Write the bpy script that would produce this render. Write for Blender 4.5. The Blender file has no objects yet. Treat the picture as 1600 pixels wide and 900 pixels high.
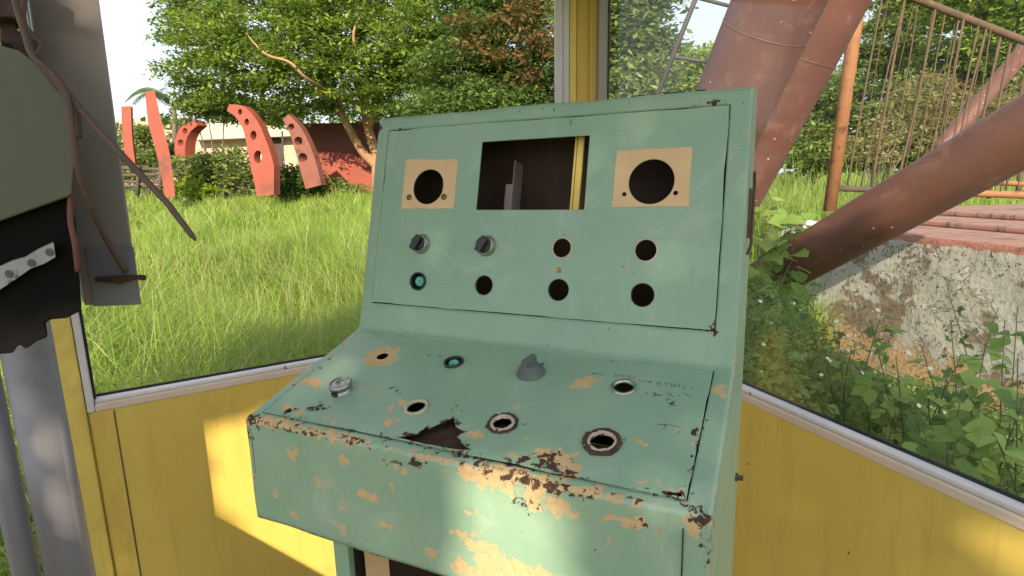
import bpy, bmesh, math, random
import numpy as np
from mathutils import Vector, Matrix
from mathutils.geometry import delaunay_2d_cdt
random.seed(7); RNG = np.random.default_rng(11)
R = math.radians
sc = bpy.context.scene
COL = sc.collection

# ---------------------------------------------------------------- camera, sky, sun, exposure
F_PX, PITCH, ROLL, EYE = 878.7, R(11.028), R(-1.087), 1.75
r0 = np.array([1, 0, 0.]); u0 = np.array([0, math.sin(PITCH), math.cos(PITCH)]); f0 = np.array([0, math.cos(PITCH), -math.sin(PITCH)])
cr, sr = math.cos(ROLL), math.sin(ROLL)
c_r, c_u = cr*r0 + sr*u0, -sr*r0 + cr*u0
cam = bpy.data.cameras.new('camera'); camo = bpy.data.objects.new('camera', cam); COL.objects.link(camo)
camo.matrix_world = Matrix(((c_r[0], c_u[0], -f0[0], 0), (c_r[1], c_u[1], -f0[1], 0), (c_r[2], c_u[2], -f0[2], EYE), (0, 0, 0, 1)))
cam.lens = 36*F_PX/1600; cam.sensor_width = 36; cam.clip_start = .02; cam.clip_end = 2000
sc.camera = camo

SUN_AZ, SUN_EL = 184.0, 27.0      # where the sun stands: compass angle from +Y towards +X, elevation
w = bpy.data.worlds.new('World'); sc.world = w; w.use_nodes = True
nt = w.node_tree; bg = nt.nodes['Background']; sk = nt.nodes.new('ShaderNodeTexSky')
sk.sky_type = 'NISHITA'; sk.sun_disc = False; sk.sun_elevation = R(SUN_EL); sk.sun_rotation = R(SUN_AZ)
sk.dust_density = 1.5; sk.air_density = 1.0; sk.ozone_density = 1.0
# high thin cloud veils the sky: pale, brighter towards the sun's side
hz = nt.nodes.new('ShaderNodeMix'); hz.data_type = 'RGBA'; hz.inputs[0].default_value = .72; hz.inputs[7].default_value = (5.0, 5.15, 5.5, 1)
nt.links.new(sk.outputs[0], hz.inputs[6]); nt.links.new(hz.outputs[2], bg.inputs[0]); bg.inputs[1].default_value = .15
sun = bpy.data.lights.new('sun', 'SUN'); suno = bpy.data.objects.new('sun', sun); COL.objects.link(suno)
sun.energy = 4.6; sun.angle = R(.5); sun.color = (1, .83, .62)
sdir = Vector((math.sin(R(SUN_AZ))*math.cos(R(SUN_EL)), math.cos(R(SUN_AZ))*math.cos(R(SUN_EL)), math.sin(R(SUN_EL))))
suno.rotation_euler = sdir.to_track_quat('Z', 'Y').to_euler()
sc.view_settings.view_transform = 'Standard'; sc.view_settings.look = 'None'
sc.view_settings.exposure = .66; sc.view_settings.gamma = 1

def at(px, py, Y):
    """world point seen at a pixel of the 1600x900 photo, on the plane y = Y"""
    v = (px-800)/F_PX*c_r + (450-py)/F_PX*c_u + f0
    v = v*(Y/v[1]); return Vector((v[0], v[1], v[2]+EYE))
def onplane(px, py, o, n):
    v = Vector((px-800)/F_PX*c_r + (450-py)/F_PX*c_u + f0); e = Vector((0, 0, EYE))
    t = (Vector(o)-e).dot(Vector(n))/v.dot(Vector(n)); return e+v*t
def ground_z(x, y): return .036*np.maximum(0, y-2.0)

# ---------------------------------------------------------------- materials
def mat_new(name):
    m = bpy.data.materials.new(name); m.use_nodes = True
    return m, m.node_tree, m.node_tree.nodes['Principled BSDF']
def N(nt, t, **k):
    n = nt.nodes.new(t)
    for a, b in k.items(): setattr(n, a, b)
    return n
def noise(nt, scale, detail=6, rough=.6, vec=None, dist=0):
    n = N(nt, 'ShaderNodeTexNoise'); n.inputs['Scale'].default_value = scale; n.inputs['Detail'].default_value = detail
    n.inputs['Roughness'].default_value = rough; n.inputs['Distortion'].default_value = dist
    if vec: nt.links.new(vec, n.inputs['Vector'])
    return n.outputs['Fac']
def ramp(nt, fac, stops):
    n = N(nt, 'ShaderNodeValToRGB'); e = n.color_ramp.elements
    while len(e) < len(stops): e.new(.5)
    for i, (p, c) in enumerate(stops):
        e[i].position = p; e[i].color = (*c, 1) if len(c) == 3 else c
    nt.links.new(fac, n.inputs[0]); return n.outputs['Color']
def mixc(nt, fac, a, b, mode='MIX'):
    n = N(nt, 'ShaderNodeMix', data_type='RGBA', blend_type=mode)
    for s, v in ((0, fac), (6, a), (7, b)):
        if isinstance(v, (int, float)): n.inputs[s].default_value = v
        elif isinstance(v, tuple): n.inputs[s].default_value = (*v, 1)
        else: nt.links.new(v, n.inputs[s])
    return n.outputs[2]
def math_(nt, op, a, b=0.0, c=None):
    n = N(nt, 'ShaderNodeMath', operation=op)
    for i, v in enumerate((a, b, c)):
        if v is None: continue
        if isinstance(v, (int, float)): n.inputs[i].default_value = v
        else: nt.links.new(v, n.inputs[i])
    return n.outputs[0]
def smooth(nt, v, lo, hi):
    n = N(nt, 'ShaderNodeMapRange', interpolation_type='SMOOTHSTEP')
    nt.links.new(v, n.inputs[0]); n.inputs[1].default_value = lo; n.inputs[2].default_value = hi
    return n.outputs[0]
def objco(nt, scale=None):
    c = N(nt, 'ShaderNodeTexCoord').outputs['Object']
    if scale:
        m = N(nt, 'ShaderNodeMapping'); m.inputs['Scale'].default_value = scale; nt.links.new(c, m.inputs[0]); c = m.outputs[0]
    return c
def bump(nt, bs, h, strength=.3, dist=.01):
    b = N(nt, 'ShaderNodeBump'); b.inputs['Strength'].default_value = strength; b.inputs['Distance'].default_value = dist
    nt.links.new(h, b.inputs['Height']); nt.links.new(b.outputs[0], bs.inputs['Normal'])
def simple(name, c1, c2=None, scale=8, rough=.6, metal=0, bmp=0, dirt=None, dscale=3, dlo=.55, dhi=.7, stretch=None):
    m, nt, bs = mat_new(name); co = objco(nt, stretch)
    c2 = c2 or tuple(x*.75 for x in c1)
    col = ramp(nt, noise(nt, scale, vec=co), [(.3, c1), (.72, c2)])
    if dirt: col = mixc(nt, smooth(nt, noise(nt, dscale, 10, .7, co, .4), dlo, dhi), col, dirt)
    nt.links.new(col, bs.inputs['Base Color']); bs.inputs['Roughness'].default_value = rough; bs.inputs['Metallic'].default_value = metal
    if bmp: bump(nt, bs, noise(nt, scale*4, 8, .7, co), bmp, .01)
    return m
def attr(nt, n):
    a = N(nt, 'ShaderNodeAttribute'); a.attribute_name = n; return a.outputs['Fac']

def paint_mat(name, base, base2, primer, rustc, rough=.42):
    """old brushed paint; 'wear' = worn to primer, 'rust' = rusted through (vertex attributes)"""
    m, nt, bs = mat_new(name); co = objco(nt)
    n1 = noise(nt, 7, 5, .55, co, .3); nbrush = noise(nt, 1, 6, .6, objco(nt, (60, 14, 14)))
    col = ramp(nt, n1, [(.3, base), (.7, base2)])
    col = mixc(nt, math_(nt, 'MULTIPLY', nbrush, .22), col, tuple(x*.72 for x in base))
    stain = smooth(nt, noise(nt, 18, 9, .75, co, .8), .56, .78)
    col = mixc(nt, math_(nt, 'MULTIPLY', stain, .35), col, (.30, .31, .17))
    chalk = math_(nt, 'MULTIPLY', smooth(nt, noise(nt, 9, 9, .72, co, 1.0), .50, .70), .38); col = mixc(nt, chalk, col, (.47, .56, .46))
    fl = smooth(nt, noise(nt, 70, 8, .7, co, 1.5), .66, .70); col = mixc(nt, math_(nt, 'MULTIPLY', fl, .35), col, (.56, .60, .50))
    grime = smooth(nt, noise(nt, 1, 8, .7, objco(nt, (55, 40, 5)), .4), .60, .78); col = mixc(nt, math_(nt, 'MULTIPLY', grime, .30), col, (.16, .20, .14))
    sc = smooth(nt, noise(nt, 1, 3, .5, objco(nt, (9, 240, 240)), .6), .70, .72); col = mixc(nt, math_(nt, 'MULTIPLY', sc, .3), col, (.15, .2, .15))
    nf = noise(nt, 45, 10, .68, co, .3); nff = noise(nt, 130, 8, .7, co, .6)
    wv = math_(nt, 'ADD', attr(nt, 'wear'), math_(nt, 'MULTIPLY_ADD', nf, 2.3, -1.15))
    wm = smooth(nt, wv, .42, .60)
    pcol = mixc(nt, smooth(nt, nff, .45, .65), primer, tuple(x*.8 for x in primer))
    col = mixc(nt, math_(nt, 'MULTIPLY', wm, .85), col, pcol)
    rv = math_(nt, 'ADD', attr(nt, 'rust'), math_(nt, 'MULTIPLY_ADD', nff, 2.0, -1.0))
    rm = smooth(nt, rv, .46, .56)
    rcol = ramp(nt, nf, [(.35, tuple(x*.35 for x in rustc)), (.6, rustc)])
    col = mixc(nt, rm, col, rcol)
    # pin-prick specks everywhere
    vo = N(nt, 'ShaderNodeTexVoronoi'); vo.inputs['Scale'].default_value = 34; nt.links.new(co, vo.inputs['Vector'])
    sp = math_(nt, 'LESS_THAN', vo.outputs['Distance'], .045)
    sp = math_(nt, 'MULTIPLY', sp, math_(nt, 'GREATER_THAN', noise(nt, 11, 2, .5, co), .53))
    col = mixc(nt, math_(nt, 'MULTIPLY', sp, .8), col, (.05, .035, .025))
    nt.links.new(col, bs.inputs['Base Color'])
    rr = math_(nt, 'MULTIPLY_ADD', math_(nt, 'MAXIMUM', wm, rm), .35, rough); nt.links.new(rr, bs.inputs['Roughness'])
    h = math_(nt, 'SUBTRACT', math_(nt, 'MULTIPLY', noise(nt, 26, 5, .6, co), .5), math_(nt, 'ADD', math_(nt, 'MULTIPLY', wm, .25), math_(nt, 'MULTIPLY', rm, .5)))
    bump(nt, bs, h, .35, .0025)
    return m

def leaf_mat(name, dark, mid, light, trans=.35, rough=.55):
    m, nt, bs = mat_new(name)
    col = ramp(nt, attr(nt, 'tint'), [(0, dark), (.5, mid), (1, light)])
    nt.links.new(col, bs.inputs['Base Color']); bs.inputs['Roughness'].default_value = rough
    bs.inputs['Specular IOR Level'].default_value = .3
    tr = N(nt, 'ShaderNodeBsdfTranslucent'); nt.links.new(mixc(nt, .5, col, tuple(min(1, x*1.25) for x in light)), tr.inputs[0])
    mx = N(nt, 'ShaderNodeMixShader'); mx.inputs[0].default_value = trans
    nt.links.new(bs.outputs[0], mx.inputs[1]); nt.links.new(tr.outputs[0], mx.inputs[2])
    nt.links.new(mx.outputs[0], nt.nodes['Material Output'].inputs[0]); return m

M = {}
GREEN, GREEN2 = (.245, .40, .285), (.31, .455, .33)
M['green'] = paint_mat('aged_green_paint', GREEN, GREEN2, (.66, .43, .21), (.085, .04, .025))
M['cavity'] = simple('dark_brown_primer', (.10, .068, .045), (.06, .04, .028), 12, .8)
M['plate'] = simple('bare_ochre_primer', (.68, .45, .235), (.76, .54, .31), 22, .6, dirt=(.45, .27, .13), dscale=20, dlo=.62, dhi=.75)
M['black'] = simple('black_plastic', (.012, .014, .013), (.02, .02, .02), 30, .35)
M['chrome'] = simple('dull_chrome', (.55, .55, .53), (.35, .34, .32), 60, .3, 1)
M['teal'] = simple('green_lens', (.13, .52, .42), (.08, .32, .27), 90, .3)
M['greyknob'] = simple('greyed_plastic', (.13, .16, .15), (.08, .1, .095), 60, .6)
M['ring'] = simple('worn_ring_edge', (.62, .53, .40), (.42, .36, .27), 80, .6)
M['rustmetal'] = simple('brown_rust', (.11, .06, .04), (.05, .03, .022), 60, .85, bmp=.4)
M['brass'] = simple('tarnished_brass', (.3, .2, .08), (.15, .1, .05), 90, .5, .7)

def yellow_mat(name, c, c2, worn=.62):
    m, nt, bs = mat_new(name); co = objco(nt)
    col = ramp(nt, noise(nt, 1.3, 3, .5, co), [(.3, c), (.7, c2)])
    col = mixc(nt, math_(nt, 'MULTIPLY', smooth(nt, noise(nt, 3, 6, .7, objco(nt, (6, 6, .7))), .45, .75), .3), col, (.42, .30, .08))
    col = mixc(nt, smooth(nt, noise(nt, 14, 10, .75, co, .4), worn+.1, worn+.13), col, (.10, .05, .02))
    col = mixc(nt, math_(nt, 'MULTIPLY', smooth(nt, noise(nt, 2.2, 8, .7, co, 1.2), .52, .72), .45), col, (.50, .33, .07))
    col = mixc(nt, math_(nt, 'MULTIPLY', smooth(nt, noise(nt, 1, 5, .6, objco(nt, (30, 30, 1.2))), .6, .72), .22), col, (.30, .20, .06))
    vo = N(nt, 'ShaderNodeTexVoronoi'); vo.inputs['Scale'].default_value = 6; nt.links.new(co, vo.inputs['Vector'])
    sp = math_(nt, 'LESS_THAN', vo.outputs['Distance'], .022); col = mixc(nt, math_(nt, 'MULTIPLY', sp, .85), col, (.06, .03, .01))
    nt.links.new(col, bs.inputs['Base Color']); bs.inputs['Roughness'].default_value = .45
    bump(nt, bs, noise(nt, 30, 4, .5, co), .06, .004); return m
M['yellow'] = yellow_mat('yellow_sheet_paint', (.74, .52, .10), (.80, .61, .15), .68)
M['yellow_post'] = yellow_mat('yellow_post_paint', (.78, .58, .12), (.84, .66, .18), .56)
M['white'] = simple('flaking_white_paint', (.74, .70, .70), (.62, .60, .64), 5, .5, dirt=(.16, .09, .06), dscale=9, dlo=.66, dhi=.69, bmp=.1)
M['sillpink'] = simple('dusty_cream_paint', (.76, .62, .50), (.68, .54, .45), 6, .6, dirt=(.2, .1, .06), dscale=10, dlo=.67, dhi=.70)
M['greymetal'] = simple('grey_post_paint', (.27, .265, .285), (.23, .225, .25), 3, .5, dirt=(.17, .15, .14), dscale=4, dlo=.55, dhi=.75)
M['taupe'] = simple('taupe_painted_sheet', (.38, .335, .30), (.31, .275, .25), 2, .55)
M['olive'] = simple('olive_enclosure_paint', (.105, .105, .06), (.075, .08, .05), 4, .5)
M['blacktar'] = simple('black_rubber', (.006, .006, .006), (.010, .009, .008), 9, .95)
M['blacktar'].node_tree.nodes['Principled BSDF'].inputs['Specular IOR Level'].default_value = .1
M['label'] = simple('grubby_label', (.36, .36, .37), (.27, .26, .27), 14, .6, dirt=(.1, .08, .07), dscale=25, dlo=.58, dhi=.64)
M['cable'] = simple('dusty_cable', (.14, .09, .075), (.10, .065, .055), 20, .7)
M['redwire'] = simple('faded_red_wire', (.19, .07, .06), (.12, .05, .04), 20, .7)
M['gasket'] = simple('dark_gasket', (.02, .02, .018), None, 20, .7)
M['floor'] = simple('grimy_floor', (.22, .19, .15), (.12, .1, .08), 4, .8, bmp=.2)
M['roofpaint'] = simple('white_roof_sheet', (.78, .77, .73), (.7, .69, .66), 2, .6)
def tube_mat():
    m, nt, bs = mat_new('faded_brick_red_paint'); co = objco(nt)
    col = ramp(nt, noise(nt, 2.2, 6, .6, co), [(.3, (.175, .074, .055)), (.7, (.128, .054, .043))])
    col = mixc(nt, smooth(nt, noise(nt, 5, 8, .7, co, .5), .5, .75), col, (.25, .135, .105))
    vo = N(nt, 'ShaderNodeTexVoronoi'); vo.inputs['Scale'].default_value = 16; nt.links.new(co, vo.inputs['Vector'])
    sp = math_(nt, 'LESS_THAN', math_(nt, 'ADD', vo.outputs['Distance'], math_(nt, 'MULTIPLY', noise(nt, 90, 3, .6, co), .14)), .16)
    sp = math_(nt, 'MULTIPLY', sp, smooth(nt, noise(nt, 2.1, 3, .5, co), .50, .54))
    col = mixc(nt, sp, col, (.72, .62, .55))
    nt.links.new(col, bs.inputs['Base Color']); bs.inputs['Roughness'].default_value = .55; bump(nt, bs, noise(nt, 20, 6, .6, co), .12, .01); return m
M['tube'] = tube_mat()
M['archred'] = simple('orange_red_paint', (.37, .085, .052), (.28, .068, .045), 1.2, .7, dirt=(.17, .06, .045), dscale=1.1, dlo=.5, dhi=.72)
M['orangepost'] = simple('orange_weathered_paint', (.40, .19, .08), (.30, .13, .06), 7, .7, dirt=(.14, .07, .05), dscale=9, dlo=.55, dhi=.65)
M['rustbar'] = simple('rusty_bar', (.16, .105, .06), (.09, .06, .04), 9, .85, bmp=.2)
M['darkmetal'] = simple('weathered_dark_steel', (.10, .085, .08), (.07, .06, .055), 9, .7)
M['bark'] = simple('pale_bark', (.46, .28, .15), (.30, .18, .10), 4, .85, bmp=.5, stretch=(1, 1, .3))
M['greybark'] = simple('grey_bark', (.20, .17, .13), (.12, .10, .08), 4, .9, bmp=.5)
M['cream'] = simple('cream_render', (.60, .47, .34), (.52, .41, .30), 1.2, .8)
M['creamroof'] = simple('cream_roof_sheet', (.70, .58, .44), (.6, .5, .38), 1.2, .7)
M['darkopening'] = simple('shadowy_doorway', (.09, .07, .055), None, 3, .8)
M['log'] = simple('weathered_timber', (.12, .095, .075), (.08, .065, .05), 6, .9)
M['stem'] = simple('plant_stem', (.12, .15, .05), (.16, .10, .06), 20, .7)
M['petal'] = simple('white_petal', (.82, .80, .70), (.78, .74, .62), 30, .6)
M['petalc'] = simple('yellow_flower_centre', (.65, .5, .06), None, 30, .6)
M['leaf_tree'] = leaf_mat('tree_leaf', (.05, .11, .02), (.17, .27, .04), (.36, .46, .08))
M['leaf_dark'] = leaf_mat('dense_tree_leaf', (.04, .09, .025), (.11, .19, .045), (.22, .32, .07))
M['leaf_haze'] = leaf_mat('haze_paled_leaf', (.07, .12, .035), (.19, .27, .07), (.36, .42, .13))  # greens paled so the colour stands in for haze over distant leaves
M['leaf_dry'] = leaf_mat('dry_brown_leaf', (.10, .05, .02), (.18, .10, .04), (.22, .20, .06))
M['leaf_bright'] = leaf_mat('bright_shrub_leaf', (.14, .22, .02), (.26, .36, .03), (.40, .48, .06))
M['leaf_vine'] = leaf_mat('vine_leaf', (.11, .21, .05), (.25, .40, .09), (.42, .55, .16), .4)
M['leaf_weed'] = leaf_mat('weed_leaf', (.08, .15, .045), (.15, .25, .07), (.26, .37, .12), .35)
M['grass'] = leaf_mat('meadow_grass', (.11, .21, .025), (.26, .42, .05), (.58, .56, .26), .4, .6)
def ground_mat():
    m, nt, bs = mat_new('meadow_soil'); co = objco(nt)
    col = ramp(nt, noise(nt, .8, 8, .7, co), [(.3, (.05, .075, .02)), (.7, (.10, .14, .035))])
    nt.links.new(col, bs.inputs['Base Color']); bs.inputs['Roughness'].default_value = .95; bump(nt, bs, noise(nt, 14, 6, .7, co), .6, .05); return m
M['ground'] = ground_mat()
def concrete_mat():
    m, nt, bs = mat_new('peeling_painted_concrete'); co = objco(nt)
    sep = N(nt, 'ShaderNodeSeparateXYZ'); nt.links.new(co, sep.inputs[0])
    big = noise(nt, 1.6, 8, .65, co, .5); mid = noise(nt, 5, 10, .7, co, .8); fine = noise(nt, 24, 10, .7, co, .4)
    grey = ramp(nt, fine, [(.3, (.46, .44, .39)), (.5, (.66, .64, .58)), (.7, (.74, .72, .66))])
    brown = ramp(nt, fine, [(.35, (.20, .15, .11)), (.6, (.42, .33, .24))])
    col = mixc(nt, smooth(nt, big, .53, .57), grey, brown)
    low = math_(nt, 'MULTIPLY_ADD', sep.outputs[2], -1.3, 1.02)
    och = smooth(nt, math_(nt, 'ADD', low, math_(nt, 'MULTIPLY_ADD', mid, 2.2, -1.2)), .40, .46)
    col = mixc(nt, och, col, ramp(nt, fine, [(.3, (.50, .26, .12)), (.5, (.70, .47, .25)), (.7, (.68, .55, .40))]))
    white = smooth(nt, mid, .565, .58); col = mixc(nt, white, col, (.74, .72, .66))
    edge = math_(nt, 'MULTIPLY', smooth(nt, mid, .55, .565), math_(nt, 'SUBTRACT', 1.0, white)); col = mixc(nt, math_(nt, 'MULTIPLY', edge, .8), col, (.13, .10, .075))
    pit = math_(nt, 'MULTIPLY', smooth(nt, noise(nt, 30, 4, .6, co, .6), .60, .635), smooth(nt, noise(nt, 3, 4, .6, co), .42, .55)); col = mixc(nt, math_(nt, 'MULTIPLY', pit, .9), col, (.09, .065, .05))
    grn = smooth(nt, noise(nt, 2.7, 6, .7, objco(nt, (1, 1, .6)), .3), .56, .70); col = mixc(nt, math_(nt, 'MULTIPLY', grn, .5), col, (.22, .24, .13))
    pk = smooth(nt, math_(nt, 'ADD', sep.outputs[2], math_(nt, 'MULTIPLY', mid, .12)), 1.245, 1.26); col = mixc(nt, pk, col, (.50, .22, .17))
    nt.links.new(col, bs.inputs['Base Color']); bs.inputs['Roughness'].default_value = .85
    h = math_(nt, 'SUBTRACT', math_(nt, 'MULTIPLY_ADD', white, .8, math_(nt, 'MULTIPLY', fine, .6)), math_(nt, 'ADD', pit, math_(nt, 'MULTIPLY', och, .4))); bump(nt, bs, h, .9, .02); return m
M['concrete'] = concrete_mat()
M['redslab'] = simple('worn_red_slab', (.42, .20, .16), (.34, .22, .18), 3, .8, dirt=(.13, .10, .085), dscale=4, dlo=.5, dhi=.62, bmp=.4, stretch=(.6, 3, 1))
def glass_mat():
    m = bpy.data.materials.new('dusty_window_glass'); m.use_nodes = True; nt = m.node_tree; nt.nodes.clear()
    out = N(nt, 'ShaderNodeOutputMaterial'); tr = N(nt, 'ShaderNodeBsdfTransparent'); tr.inputs[0].default_value = (.95, .97, .96, 1)
    gl = N(nt, 'ShaderNodeBsdfGlossy'); gl.inputs['Roughness'].default_value = .03
    df = N(nt, 'ShaderNodeBsdfDiffuse'); df.inputs[0].default_value = (.7, .7, .62, 1)
    fr = N(nt, 'ShaderNodeFresnel'); fr.inputs[0].default_value = 1.45
    m1 = N(nt, 'ShaderNodeMixShader'); nt.links.new(math_(nt, 'MULTIPLY', fr.outputs[0], .06), m1.inputs[0]); nt.links.new(tr.outputs[0], m1.inputs[1]); nt.links.new(gl.outputs[0], m1.inputs[2])
    m2 = N(nt, 'ShaderNodeMixShader'); nt.links.new(math_(nt, 'MULTIPLY_ADD', smooth(nt, noise(nt, 2.5, 5, .6, objco(nt)), .4, .75), .022, .003), m2.inputs[0])
    nt.links.new(m1.outputs[0], m2.inputs[1]); nt.links.new(df.outputs[0], m2.inputs[2]); nt.links.new(m2.outputs[0], out.inputs[0]); return m
M['glass'] = glass_mat()

# ---------------------------------------------------------------- helpers
def tag(o, label=None, cat=None, group=None, kind=None):
    for k, v in (('label', label), ('category', cat), ('group', group), ('kind', kind)):
        if v: o[k] = v
    return o
def empty(name, loc, label, cat, group=None):
    o = bpy.data.objects.new(name, None); COL.objects.link(o); o.location = loc; o.empty_display_size = .1
    return tag(o, label, cat, group)
def link(name, me, mat, parent=None, keep=True):
    o = bpy.data.objects.new(name, me); COL.objects.link(o)
    for m_ in (mat if isinstance(mat, (list, tuple)) else [mat]): me.materials.append(m_)
    if parent:
        o.parent = parent
        if keep: o.matrix_parent_inverse = Matrix.LocRotScale(parent.location, parent.rotation_euler, None).inverted()
    return o
def bm_obj(name, bm, mat, parent=None, smooth_=False, bev=0, keep=True):
    bmesh.ops.recalc_face_normals(bm, faces=bm.faces[:])
    me = bpy.data.meshes.new(name); bm.to_mesh(me); bm.free()
    if smooth_:
        me.shade_smooth()
    o = link(name, me, mat, parent, keep)
    if bev:
        b = o.modifiers.new('bevel', 'BEVEL'); b.width = bev; b.segments = 2; b.limit_method = 'ANGLE'
    return o
def add_box(bm, o, ax, ay, az):
    """box from corner o with edge vectors"""
    o, ax, ay, az = map(Vector, (o, ax, ay, az))
    v = [bm.verts.new(o + ax*i + ay*j + az*k) for k in (0, 1) for j in (0, 1) for i in (0, 1)]
    for q in ((0, 1, 3, 2), (4, 6, 7, 5), (0, 4, 5, 1), (2, 3, 7, 6), (0, 2, 6, 4), (1, 5, 7, 3)): bm.faces.new([v[i] for i in q])
def add_tube(bm, pts, rad, seg=8, caps=True):
    pts = [Vector(p) for p in pts]; n = len(pts)
    rad = rad if isinstance(rad, (list, tuple)) else [rad]*n
    up = Vector((0, 0, 1)); prev = None; rings = []
    for i, p in enumerate(pts):
        t = (pts[min(i+1, n-1)] - pts[max(i-1, 0)]).normalized()
        if prev is None:
            a = t.cross(up) if abs(t.z) < .95 else t.cross(Vector((1, 0, 0)))
        else: a = prev - t*prev.dot(t)
        a.normalize(); b = t.cross(a); prev = a
        rings.append([bm.verts.new(p + (a*math.cos(2*math.pi*k/seg) + b*math.sin(2*math.pi*k/seg))*rad[i]) for k in range(seg)])
    for i in range(n-1):
        for k in range(seg): bm.faces.new((rings[i][k], rings[i][(k+1) % seg], rings[i+1][(k+1) % seg], rings[i+1][k]))
    if caps: bm.faces.new(rings[0][::-1]); bm.faces.new(rings[-1])
def tube_obj(name, pts, rad, mat, parent=None, seg=10):
    bm = bmesh.new(); add_tube(bm, pts, rad, seg); o = bm_obj(name, bm, mat, parent, True); return o
def curve_pts(pts, n=8):
    """Catmull-Rom through points"""
    p = [np.array(q, float) for q in pts]; p = [2*p[0]-p[1]] + p + [2*p[-1]-p[-2]]; out = []
    for i in range(1, len(p)-2):
        for k in range(n):
            t = k/n; out.append(Vector(.5*((2*p[i]) + (p[i+1]-p[i-1])*t + (2*p[i-1]-5*p[i]+4*p[i+1]-p[i+2])*t*t + (3*p[i]-p[i-1]-3*p[i+1]+p[i+2])*t**3)))
    out.append(Vector(p[-2])); return out
def add_lathe(bm, o, ax, prof, seg=28):
    """profile = [(radius, height)] turned about axis ax at o"""
    o, ax = Vector(o), Vector(ax).normalized(); a = ax.orthogonal().normalized(); b = ax.cross(a); rings = []
    for r_, h in prof:
        rings.append([bm.verts.new(o + ax*h + (a*math.cos(2*math.pi*k/seg) + b*math.sin(2*math.pi*k/seg))*max(r_, 1e-5)) for k in range(seg)])
    for i in range(len(rings)-1):
        for k in range(seg): bm.faces.new((rings[i][k], rings[i][(k+1) % seg], rings[i+1][(k+1) % seg], rings[i+1][k]))
def np_mesh(name, verts, loops_per_face, tint=None):
    """verts (n,3), consecutive faces each of loops_per_face verts, or an index array"""
    me = bpy.data.meshes.new(name); nv = len(verts)
    me.vertices.add(nv); me.vertices.foreach_set('co', verts.astype(np.float32).ravel())
    if isinstance(loops_per_face, int): idx = np.arange(nv); k = loops_per_face
    else: idx = loops_per_face.ravel(); k = loops_per_face.shape[1]
    nf = len(idx)//k
    me.loops.add(len(idx)); me.loops.foreach_set('vertex_index', idx.astype(np.int32))
    me.polygons.add(nf); me.polygons.foreach_set('loop_start', np.arange(nf, dtype=np.int32)*k)
    me.update(calc_edges=True)
    if tint is not None:
        a = me.attributes.new('tint', 'FLOAT', 'POINT'); a.data.foreach_set('value', tint.astype(np.float32))
    me.validate(); return me

# ================================================================= SETTING: ground
g = 90
xs = np.concatenate([-np.geomspace(600, 1, 45), [0], np.geomspace(1, 600, 45)]); ys = xs.copy()
X, Y = np.meshgrid(xs, ys, indexing='ij')
Z = ground_z(X, np.minimum(Y, 40)) + .03*np.sin(X*1.7)*np.cos(Y*1.3)*(np.abs(Y) > 3)
n_ = len(xs); V = np.stack([X, Y, Z], -1).reshape(-1, 3)
I, J = np.meshgrid(np.arange(n_-1), np.arange(n_-1), indexing='ij'); a = (I*n_+J).ravel()
me = np_mesh('ground', V, np.stack([a, a+n_, a+n_+1, a+1], 1)); me.shade_smooth()
tag(link('ground', me, M['ground']), kind='structure')

# ================================================================= OPERATOR CABIN
CF = .22                                   # cabin floor height
SILL = EYE - .6
uL = Vector((.8506, .5258, 0)); pL = Vector((-1.196, 1.522, 0)); nL = Vector((-uL.y, uL.x, 0))       # left wall: n points outward
uR = Vector((.3816, -.9243, 0)); pR = Vector((.653, 1.511, 0)); nR = Vector((-uR.y, uR.x, 0))
_m = np.array([[uL.x, -uR.x], [uL.y, -uR.y]]); _s = np.linalg.solve(_m, np.array([pR.x-pL.x, pR.y-pL.y]))
CORNER = pL + uL*_s[0]; LEN_L = _s[0]
cab = empty('operator_cabin', (.1, .6, CF), 'yellow sheet metal cabin with white window sills enclosing the green console', 'cabin')
def wall_panel(name, p, u, n, length, z0, z1, mat, th=.03, off=0.0, bev=.002):
    bm = bmesh.new(); add_box(bm, p + n*off + Vector((0, 0, z0)), u*length, n*th, Vector((0, 0, z1-z0))); return bm_obj(name, bm, mat, cab, bev=bev)
zt = Vector((0, 0, 1)); RT = CF+2.35
# lower panels (0.03 thick), the inner faces on the wall lines
wall_panel('wall_panel', pL-uL*.02, uL, nL, LEN_L-.02, CF, SILL-.035, M['yellow'])
RL = 3.2
rstart = CORNER + uR*.05
wall_panel('wall_panel', rstart, uR, nR, RL, CF, SILL-.035, M['yellow'])
# vertical panel joints on the left wall
wall_panel('panel_seam', pL+uL*.035, uL, -nL, .004, CF, SILL-.04, M['rustbar'], .0015, .0)
# sills: a cream lip on the inside and a lighter ledge with the glazing gasket behind it
for p, u, n, ln in ((pL-uL*.005, uL, nL, LEN_L-.07), (rstart, uR, nR, RL)):
    wall_panel('sill', p, u, n, ln, SILL-.035, SILL-.012, M['sillpink'], .034, -.004, .004)
    wall_panel('sill_ledge', p, u, n, ln, SILL-.012, SILL, M['white'], .03, .004, .004)
    wall_panel('gasket', p, u, n, ln, SILL-.012, SILL+.006, M['gasket'], .006, .0345, .001)
# left upright of the left window: white frame, yellow channel post
wall_panel('window_frame', pL-uL*.024, uL, nL, .018, SILL-.034, RT-.05, M['white'], .03, -.003, .003)
wall_panel('gasket', pL-uL*.006, uL, nL, .006, SILL, RT-.05, M['gasket'], .012, .008, .001)
wall_panel('door_post', pL-uL*.078, uL, nL, .052, CF, RT, M['yellow_post'], .07, -.006, .004)
wall_panel('door_post', pL-uL*.125, uL, nL, .045, CF, RT, M['yellow_post'], .05, .012, .006)
wall_panel('door_post', pL-uL*.140, uL, nL, .013, CF, RT, M['yellow_post'], .09, -.012, .003)
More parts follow.
